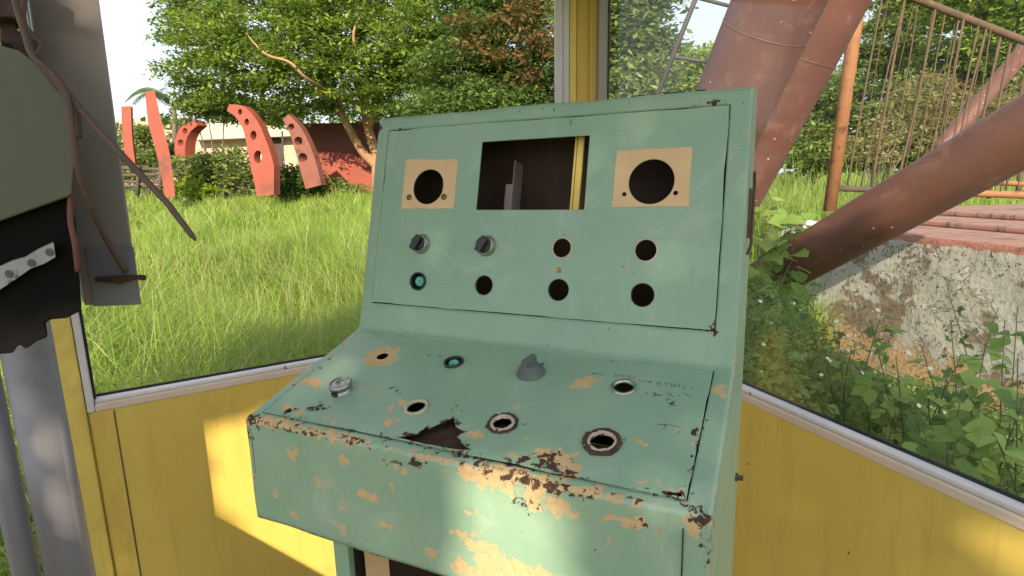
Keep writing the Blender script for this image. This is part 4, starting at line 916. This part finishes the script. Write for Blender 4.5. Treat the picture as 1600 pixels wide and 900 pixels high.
tree('dark dense tree filling the view just left of the yellow corner post', [pbl(720, 110, 21, 70, 50), pbl(790, 60, 21, 75, 70), pbl(840, 130, 21, 70, 55), pbl(760, 160, 20, 80, 30), pbl(800, -40, 22, 110, 80), pbl(680, 170, 20, 60, 28)],
     [([at(770, 250, 21), at(775, 180, 21), at(790, 60, 21)], [.2, .16, .06]), ([at(775, 170, 21), at(800, 110, 20.4), at(815, 20, 20)], [.1, .07, .03])], M['leaf_dark'], M['bark'], 900, 62, .75, .18, 22,
     extra=([pbl(830, 40, 19.2, 30, 60), pbl(770, 60, 19.4, 45, 30), pbl(820, 130, 19.2, 25, 25), pbl(740, 20, 19.6, 40, 20), pbl(850, 100, 19, 18, 50)], M['leaf_dry'], 26))
tree('leafy green tree just right of the corner post, seen through glass', [pbl(985, 40, 15, 45, 50), pbl(1000, 110, 15, 50, 30), pbl(970, 150, 14.5, 50, 40), pbl(950, 80, 15.5, 50, 60), pbl(1010, -30, 15, 50, 40), pbl(1030, 60, 15, 22, 20), pbl(930, 10, 15, 50, 50)],
     [([at(985, 290, 15), at(980, 180, 15), at(990, 40, 15)], [.16, .12, .04])], M['leaf_haze'], M['greybark'], 600, 40, .6, .17, 23)
tree('low yellow green bushy tree glimpsed between the ladder rungs', [pbl(1080, 120, 19, 50, 38), pbl(1100, 90, 19, 35, 22), pbl(1040, 150, 19, 40, 30), pbl(1110, 160, 19, 60, 40), pbl(1000, 180, 19, 60, 30)],
     [([at(1085, 270, 19), at(1082, 190, 19), at(1085, 110, 19)], [.14, .1, .04])], M['leaf_bright'], M['greybark'], 300, 36, .6, .18, 24)
FAR = 'trees beyond the bar fence'
for k, (lab, bl_, m_k, sd) in enumerate((
  ('tall hazy tree behind the upper left end of the rusty bars', [pbl(1400, 60, 22, 60, 45), pbl(1440, 10, 22, 60, 45), pbl(1370, 110, 22, 45, 35), pbl(1480, -30, 22, 70, 45)], 'leaf_haze', 31),
  ('broad tree with browning foliage behind the middle of the bars', [pbl(1450, 130, 19, 75, 40), pbl(1500, 90, 19, 60, 40), pbl(1420, 180, 18.5, 70, 30), pbl(1530, 170, 18.5, 60, 38), pbl(1450, 230, 18.5, 90, 30), pbl(1540, 240, 18.5, 80, 30), pbl(1620, 220, 18.5, 60, 40)], 'leaf_haze', 32),
  ('dense green tree behind the right end of the bars', [pbl(1570, 60, 17, 60, 50), pbl(1600, 130, 17, 70, 50), pbl(1560, -20, 17, 80, 50), pbl(1640, 10, 17, 80, 80)], 'leaf_tree', 33),
  ('dark bushy tree behind the lower part of the orange post', [pbl(1270, 180, 21, 60, 40), pbl(1330, 190, 21, 70, 45), pbl(1300, 140, 21, 45, 30), pbl(1230, 210, 21, 50, 30), pbl(1300, 235, 20, 90, 28), pbl(1380, 230, 20, 80, 30)], 'leaf_haze', 34))):
    b0 = bl_[0]; g0 = float(ground_z(np.array([b0[0]]), np.array([b0[1]]))[0])
    tree(lab, bl_, [([Vector((b0[0], b0[1], g0)), Vector((b0[0]+.2, b0[1], (g0+b0[2])/2)), Vector((b0[0], b0[1], b0[2]+.5))], [.2, .15, .05])], M[m_k], M['greybark'], 520, 48, .65, .17, sd,
         extra=(([pbl(1470, 140, 17.5, 45, 25), pbl(1440, 190, 17.5, 50, 18)], M['leaf_dry'], 60) if k == 1 else None))
M['leaf_olive'] = leaf_mat('olive_brush_leaf', (.12, .13, .04), (.27, .28, .10), (.42, .38, .18))
for k, (lab, bl_, sd) in enumerate((('olive brush on the rising bank behind the left of the bars', [(1360, 225, 50, 28), (1400, 190, 45, 34), (1440, 150, 40, 40)], 61),
   ('dry olive brush on the rising bank behind the middle of the bars', [(1470, 215, 50, 32), (1500, 170, 50, 40), (1530, 215, 45, 30)], 62), ('olive brush behind the far red tube at the right edge', [(1580, 190, 50, 45), (1620, 140, 50, 45), (1600, 235, 60, 30)], 63))):
    rng = np.random.default_rng(sd); bb = [pbl(a, b, 14.5, c, d) for a, b, c, d in bl_]; g0 = float(ground_z(np.array([bb[0][0]]), np.array([bb[0][1]]))[0])
    t = empty('shrub', (bb[0][0], bb[0][1], g0), lab, 'shrub', 'olive brush beyond the bar fence')
    V, T = leaf_cloud(sprays(rng, blob_points(rng, bb, 150, .2), .38, 34), .10, rng, .1, .4, .3); foliage_obj('foliage', V, T, M['leaf_olive'], t)
    bm = bmesh.new()
    for b in bb:
        for q in range(4): add_tube(bm, [(bb[0][0]+rng.normal(0, .1), bb[0][1], g0), ((b[0]+bb[0][0])/2+rng.normal(0, .2), b[1], (g0+b[2])/2), (b[0]+rng.normal(0, .4), b[1]-.3, b[2]+rng.uniform(0, .8))], [.03, .02, .006], 5)
    bm_obj('stem', bm, M['greybark'], t, True)
# far wood closing the horizon
rg2 = np.random.default_rng(77); cs = []
for a in np.arange(-75, 75, 1.6):
    d_ = rg2.uniform(48, 66); hgt = rg2.uniform(3.4, 6) if a < -24 else rg2.uniform(5, 9); cs.append((d_*math.sin(R(a)), d_*math.cos(R(a)), 1.4+hgt*.45, 2.4, 2.0, hgt*.62))
c = blob_points(rg2, cs, 2600, .6); V, T = leaf_cloud(sprays(rg2, c, 1.1, 26), .5, rg2, .1, .5, .5)
tag(foliage_obj('far_wood', V, T, M['leaf_dark']), 'unbroken belt of far trees along the horizon', 'wood', kind='stuff')

# shrubs and hedges on the far side of the meadow
def shrub(label, blobs, mat, n, per, srad, ls, sd, name='shrub', group=None):
    rng = np.random.default_rng(sd); b0 = blobs[0]; g0 = float(ground_z(np.array([b0[0]]), np.array([b0[1]]))[0]); t = empty(name, (b0[0], b0[1], g0), label, 'shrub', group)
    V, T = leaf_cloud(sprays(rng, blob_points(rng, blobs, n, .3), srad, per), ls, rng, .1, .5, .4); foliage_obj('foliage', V, T, mat, t)
    bm = bmesh.new()
    for b in blobs: add_tube(bm, [(b0[0], b0[1], g0), ((b[0]+b0[0])/2+.1, (b[1]+b0[1])/2, (g0+b[2])/2), b[:3]], [.05, .035, .012], 6)
    bm_obj('stem', bm, M['greybark'], t, True)
    return t
SG = 'shrubs at the far edge of the meadow'
shrub('low green hedge beyond the grass between the red tubes and the orange post', [pbl(1210, 232, 21, 50, 24), pbl(1280, 238, 21, 60, 22), pbl(1350, 236, 21, 60, 22), pbl(1160, 240, 21, 50, 22)], M['leaf_haze'], 260, 36, .4, .16, 49)
shrub('bright yellow green shrub at the foot of the tallest red rib', [pbl(302, 286, 24, 30, 14), pbl(285, 294, 23.5, 22, 12), pbl(315, 297, 23.5, 26, 12)], M['leaf_bright'], 90, 26, .3, .15, 41, group=SG)
shrub('broad green shrub between the tallest rib and the holed rib', [pbl(345, 262, 25, 45, 26), pbl(380, 275, 25, 40, 26), pbl(310, 262, 25, 40, 24), pbl(360, 240, 25.5, 22, 14)], M['leaf_haze'], 260, 30, .45, .17, 42, group=SG)
shrub('dark shrub in the gap right of the large holed rib', [pbl(450, 280, 25, 30, 24), pbl(480, 285, 25, 30, 22), pbl(435, 290, 25, 20, 20)], M['leaf_dark'], 150, 30, .4, .17, 43, group=SG)
shrub('low shrub in front of the shaded red rib and wall', [pbl(510, 290, 25.5, 35, 18), pbl(545, 298, 25.5, 30, 14)], M['leaf_haze'], 90, 28, .35, .15, 44, group=SG)
shrub('tall loose shrub behind the short red rib', [pbl(222, 225, 29, 22, 34), pbl(210, 255, 29, 30, 24), pbl(225, 200, 29, 14, 12)], M['leaf_haze'], 160, 28, .5, .2, 45, group=SG)
shrub('hanging green bush behind the small holed rib', [pbl(320, 150, 27, 40, 26), pbl(350, 165, 27, 40, 22), pbl(300, 165, 27, 25, 20)], M['leaf_haze'], 170, 30, .5, .2, 46, group=SG)
shrub('green bush at the very left behind the log rails', [pbl(180, 215, 36, 25, 28), pbl(170, 250, 34, 40, 34)], M['leaf_dark'], 120, 28, .6, .25, 47, group=SG)
shrub('dark shrub behind the log rails, left of the tallest rib', [pbl(262, 245, 27.5, 20, 22), pbl(280, 250, 27.5, 20, 24)], M['leaf_dark'], 90, 28, .45, .2, 48, group=SG)
# small palm above the ribs
pm = empty('palm', at(228, 250, 30), 'small palm with drooping fronds behind the tallest red rib', 'palm'); rp = np.random.default_rng(9)
pc = at(272, 160, 30); tube_obj('trunk', [at(275, 270, 30), at(273, 215, 30), pc], [.16, .13, .1], M['greybark'], pm, 8)
Vp, Tp = [], []
for k in range(15):
    az = 2*math.pi*k/15+rp.normal(0, .2); ln = rp.uniform(1.4, 2.2)
    for j in range(26):
        t = (j+1)/26; p = np.array(pc)+np.array([math.cos(az)*ln*t, math.sin(az)*ln*t, .75*math.sin(t*2.2)*ln*.5-.5*t*t*ln*.6])
        for s_ in (-1, 1):
            d = np.array([math.cos(az+s_*1.0), math.sin(az+s_*1.0), -.55]); q = np.array([math.cos(az), math.sin(az), 0])*.035; L_ = .45*(1-t*.6)
            Vp += [p-q, p+q, p+d*L_+q*.3, p+d*L_-q*.3]; Tp += [.4+.3*t]*4
foliage_obj('frond', np.array(Vp), np.array(Tp), M['leaf_dark'], pm)

# ================================================================= WEEDS AND VINES BY THE RIGHT WINDOW
def leaf_shape(bm, P, d, n, L_, wd, lobes=0, tl=None, tint=.5, fold=.18, curl=.25):
    """one broad leaf: midrib raised, blade of two halves, pointed tip, rounded base"""
    d = d.normalized(); s = d.cross(n).normalized(); n = s.cross(d); prof = ((0, .04), (.10, .30), (.28, .50), (.5, .46), (.75, .26), (1, .0)) if not lobes else ((0, .04), (.08, .42), (.25, .50), (.42, .34), (.6, .40), (.82, .18), (1, .0))
    mid, le, ri = [], [], []
    for t, w_ in prof:
        c = P+d*L_*t-n*curl*L_*t*t; mid.append(bm.verts.new(c)); le.append(bm.verts.new(c+s*wd*w_+n*fold*wd*w_)); ri.append(bm.verts.new(c-s*wd*w_+n*fold*wd*w_))
    for a_ in (mid, le, ri):
        for v in a_: v[tl] = tint
    for i in range(len(prof)-1):
        bm.faces.new((mid[i], le[i], le[i+1], mid[i+1])); bm.faces.new((mid[i], mid[i+1], ri[i+1], ri[i]))
def fin(bm, name, mat, par):
    bmesh.ops.remove_doubles(bm, verts=bm.verts[:], dist=1e-6); me = bpy.data.meshes.new(name); bm.to_mesh(me); bm.free(); me.shade_smooth(); return link(name, me, mat, par)
def vine(label, paths, lsize, rng, mat='leaf_vine', name='vine', cat='vine', group=None, dens=1.0, flowers=0, trif=False):
    t = empty(name, paths[0][0], label, cat, group); bs_ = bmesh.new(); bl_ = bmesh.new(); tl = bl_.verts.layers.float.new('tint')
    fl = bmesh.new(); fc = 0
    for pts in paths:
        cp = curve_pts(pts, 8); add_tube(bs_, cp, [.004*(1-.6*i/len(cp)) for i in range(len(cp))], 5)
        L_ = sum((cp[i+1]-cp[i]).length for i in range(len(cp)-1)); step = lsize*.62/dens; acc = 0; nxt = step*.5
        for i in range(len(cp)-1):
            acc += (cp[i+1]-cp[i]).length
            while acc > nxt:
                nxt += step*rng.uniform(.7, 1.3); P = Vector(cp[i]); a = rng.uniform(0, 2*math.pi); d = Vector((math.cos(a), math.sin(a), rng.uniform(-.5, .5))); tip = P+d*lsize*rng.uniform(.3, .8)
                add_tube(bs_, [P, tip], .0015, 4); n = Vector((rng.normal(-.2, .4), rng.normal(-.5, .4), 1)).normalized(); sz = lsize*rng.uniform(.6, 1.2); tn = float(np.clip(rng.normal(.5, .3), 0, 1))
                if trif:
                    for da in (-1.2, 0, 1.2):
                        dd = Matrix.Rotation(da, 3, n) @ d; leaf_shape(bl_, tip, dd, n, sz*.8, sz*.62, 0, tl, tn)
                else: leaf_shape(bl_, tip, d, n, sz, sz*.95, 1, tl, tn)
    fin(bs_, 'stem', M['stem'], t); fin(bl_, 'foliage', M[mat], t)
    fl.free(); return t
def flower(P, n, r_, par):
    bm = bmesh.new(); a = n.orthogonal().normalized(); b = n.cross(a)
    for k in range(5):
        t = 2*math.pi*k/5; d = a*math.cos(t)+b*math.sin(t); s = n.cross(d); v = [bm.verts.new(q) for q in (P, P+d*r_*.6+s*r_*.38+n*r_*.2, P+d*r_+n*r_*.25, P+d*r_*.6-s*r_*.38+n*r_*.2)]; bm.faces.new(v)
    o = fin(bm, 'flower', M['petal'], par)
    return o
rv_ = np.random.default_rng(101)
def pth(*pix): return [at(*p) for p in pix]
# vine climbing the platform corner and tube foot
vine('broad leaved vine climbing over the corner of the platform and the red tube foot', [
  pth((1185, 560, 3.9), (1200, 480, 4.0), (1215, 400, 4.2), (1232, 345, 4.4), (1240, 315, 4.5)), pth((1190, 540, 3.9), (1175, 450, 4.0), (1190, 390, 4.1), (1205, 345, 4.2), (1198, 315, 4.3)),
  pth((1215, 540, 3.9), (1235, 470, 4.0), (1250, 420, 4.1), (1262, 385, 4.2), (1290, 372, 4.2)), pth((1205, 500, 3.8), (1222, 440, 3.9), (1240, 395, 4.0), (1228, 355, 4.1), (1270, 352, 4.2)), pth((1178, 480, 3.8), (1185, 420, 3.9), (1210, 380, 4.0), (1250, 372, 4.1)),
  pth((1180, 600, 3.6), (1185, 520, 3.7), (1205, 455, 3.8), (1250, 440, 3.9)), pth((1200, 600, 3.6), (1225, 530, 3.7), (1230, 480, 3.8), (1200, 440, 3.8))], .15, rv_, dens=2.0)
# weeds growing between the cabin and the platform
def weed(label, base, tips, ls, mat, rng, trif, dens, group, nfl=0, name='weed'):
    paths = []
    for tpx in tips:
        e = at(*tpx); b = Vector(base)+Vector((rng.uniform(-.08, .08), rng.uniform(-.08, .08), 0)); m1 = b.lerp(e, .45)+Vector((rng.uniform(-.05, .05), rng.uniform(-.05, .05), .12)); paths.append([b, m1, e])
    t = vine(label, paths, ls, rng, mat, name, 'weed', group, dens, 0, trif)
    for k in range(nfl):
        p = paths[k % len(paths)]; P = Vector(p[2])+Vector((rng.normal(0, .05), rng.normal(0, .05), rng.uniform(0, .06))); flower(P, Vector((rng.normal(0, .3), -.7, .7)).normalized(), rng.uniform(.008, .014), t)
    return t
WG = 'leafy weeds between the cabin and the platform'
def gb(px, py, Y): p = at(px, py, Y); return Vector((p.x, p.y, float(ground_z(np.array([p.x]), np.array([p.y]))[0])))
weed('large leaved weed in front of the bare ochre patch of concrete', gb(1440, 700, 2.5), [(1360, 500, 2.5), (1400, 555, 2.3), (1480, 590, 2.2), (1500, 560, 2.3), (1450, 610, 2.2), (1380, 590, 2.3), (1330, 560, 2.4), (1440, 540, 2.4)], .095, 'leaf_vine', rv_, True, .75, WG, 4)
weed('large leaved weed reaching up at the right edge of the window', gb(1580, 800, 2.0), [(1570, 500, 2.3), (1590, 560, 2.1), (1540, 540, 2.2), (1600, 620, 1.9), (1530, 640, 2.0), (1560, 690, 1.8), (1590, 480, 2.4)], .095, 'leaf_vine', rv_, True, .75, WG, 2)
weed('broad leaved weed low over the sill, right of centre', gb(1450, 800, 2.1), [(1430, 650, 2.0), (1480, 660, 1.9), (1400, 640, 2.1), (1520, 690, 1.8), (1460, 700, 1.8), (1380, 680, 2.0), (1500, 630, 2.0)], .090, 'leaf_vine', rv_, True, .8, WG, 2)
weed('thin stemmed weed with white flowers against the concrete', gb(1330, 720, 2.7), [(1300, 500, 2.8), (1260, 480, 3.0), (1330, 540, 2.6), (1290, 560, 2.6), (1350, 600, 2.4), (1250, 540, 2.8), (1380, 480, 2.7)], .05, 'leaf_weed', rv_, True, .7, WG, 5)
weed('leafy weed with white flowers beside the console edge', gb(1215, 700, 2.6), [(1190, 540, 2.8), (1230, 520, 2.8), (1210, 480, 3.0), (1250, 600, 2.4), (1180, 500, 2.9), (1260, 560, 2.6), (1200, 580, 2.6), (1290, 620, 2.3)], .06, 'leaf_weed', rv_, True, .9, WG, 7)
weed('thin weed with a yellow flower high on the concrete', gb(1490, 700, 2.9), [(1480, 450, 2.9), (1560, 480, 2.8), (1485, 500, 2.8)], .045, 'leaf_weed', rv_, True, .5, WG, 2)
# dense low undergrowth
gx = []; 
nU_ = 5200; px = rv_.uniform(1150, 1660, nU_); Yd = rv_.uniform(1.9, 4.0, nU_); tp = []
for x_, Y_ in zip(px, Yd):
    p = at(x_, 600, Y_)
    b_out = (p.x-CORNER.x)*nR.x+(p.y-CORNER.y)*nR.y; q_in = (p.x-PLC.x)*pn.x+(p.y-PLC.y)*pn.y
    if b_out < .12 or q_in > -.05: continue
    top = float(np.interp(x_, [1150, 1260, 1340, 1420, 1660], [1.0, .80, .36, .24, .22]))*rv_.uniform(.55, 1.1)
    if x_ < 1250: top *= 1.15
    tp.append((p.x, p.y, rv_.uniform(.25, 1)*top))
c = np.array(tp); V, T = leaf_cloud(sprays(rv_, c, .09, 14, .5, .1), .036, rv_, .0, .5, .6)
tag(foliage_obj('undergrowth', V, T, M['leaf_weed']), 'mass of small leaved undergrowth between the cabin and the platform', 'undergrowth', kind='stuff')
x = rv_.uniform(.9, 2.2, 4500); y = rv_.uniform(1.6, 4.6, 4500); k = cabin_mask(x, y) & (((x-CORNER.x)*nR.x+(y-CORNER.y)*nR.y) > .1); x, y = x[k], y[k]
V, Fc, T = blades(rv_, x, y, rv_.uniform(.3, .75, len(x)), .006, lean=.4, tint=rv_.uniform(.05, .5, len(x)))
tag(link('grass_tufts', np_mesh('grass_tufts', V, Fc, T), M['grass']), 'finer green grass tufts below the right window', 'grass', kind='stuff')

# added unseen sun blocker behind the camera: leaf slab keeping sun off the console
rs = np.random.default_rng(55)
def lit(p):
    """the gaps in its crown: true where sunshine should get through to the cabin"""
    return False
sv = np.array(sdir); 
APo = np.array(Tc); APn = np.array(Rc @ Vector((0, -1, 0)))
def hit(P, o, n):
    t = np.dot(np.array(o)-P, n)/np.dot(-sv, n); return P-sv*t, t
def in_gap(P):
    # where this sun ray lands on the left wall
    Q, t = hit(P, np.array(pL), np.array(nL))
    s = (Q[0]-pL.x)*uL.x+(Q[1]-pL.y)*uL.y
    e = .03*math.sin(Q[2]*31)+.02*math.sin(Q[2]*67+1)
    if .0 < s < 1.3:
        z = Q[2]; edge = np.interp(z, GZ, GS)
        if z < GTOP and z > CF-.2 and s > edge+e*.6 and s < GRIGHT: return True
    Q, t = hit(P, np.array(rstart), np.array(nR)); s = (Q[0]-rstart.x)*uR.x+(Q[1]-rstart.y)*uR.y
    if GR0 < s < GR1 and GZ0 < Q[2] < GZ1: return True
    Q, t = hit(P, APo, APn); d = Vector(Q-APo); u, z = d.dot(Rc @ ex), d.dot(Rc @ zt)
    if .357 < u < .50 and -.30 < z < -.012 and (u < .43 or math.sin(u*260)+math.sin(z*190) > .3): return True
    return False
def wl(px_, py_): p = onplane(px_, py_, pL, nL); return ((p-pL).dot(uL), p.z)
def wr(px_, py_): p = onplane(px_, py_, rstart, nR); return ((p-rstart).dot(uR), p.z)
edge_px = [(325, 672), (333, 740), (335, 765), (350, 790), (372, 815), (405, 850), (450, 885), (500, 910)]
es = sorted([wl(*q) for q in edge_px], key=lambda q: q[1]); GZ = [q[1] for q in es]; GS = [q[0] for q in es]; GTOP = max(GZ)
GRIGHT = wl(600, 800)[0]
GR0 = wr(1538, 830)[0]; GR1 = GR0+.6; GZ0, GZ1 = wr(1560, 866)[1], wr(1530, 812)[1]
st = empty('added_sun_blocker', (-.3, -5.6, 0), 'added leafy sun blocker out of view behind the cabin, gaps cut for sun patches', 'tree')
# leaves fill a slab across the sun direction, 4.6 to 6 m up-sun of the cabin
ax1 = np.cross(sv, [0, 0, 1.]); ax1 /= np.linalg.norm(ax1); ax2 = np.cross(ax1, sv)
c0 = np.array([.1, 1.4, 1.35])+sv*7.2
NB = 60000; uu_ = rs.uniform(-2.4, 2.4, NB); vv_ = rs.uniform(-1.15, 1.35, NB); ww_ = rs.uniform(-.5, .5, NB)
kk = (np.abs(uu_)/2.4)**3+(np.abs(vv_-.1)/1.25)**3 < 1.0+rs.normal(0, .12, NB)
C = c0+uu_[:, None]*ax1+vv_[:, None]*ax2+ww_[:, None]*sv; C = C[kk]
Vs, Ts = leaf_cloud(C, .075, rs, .1, .75, .2); q4 = Vs.reshape(-1, 4, 3); keep = np.array([not any(in_gap(p_) for p_ in (q[0], q[1], q[2], q[3], q.mean(0))) for q in q4]); Vs = q4[keep].reshape(-1, 3); Ts = Ts.reshape(-1, 4)[keep].ravel(); foliage_obj('crown', Vs, Ts, M['leaf_dark'], st)
tube_obj('trunk', [(-.3, -6.2, 0), (-.2, -6.3, 2.0), (0, -5.6, 3.6), (0, -5.2, 4.2)], [.2, .16, .1, .04], M['greybark'], st, 10)
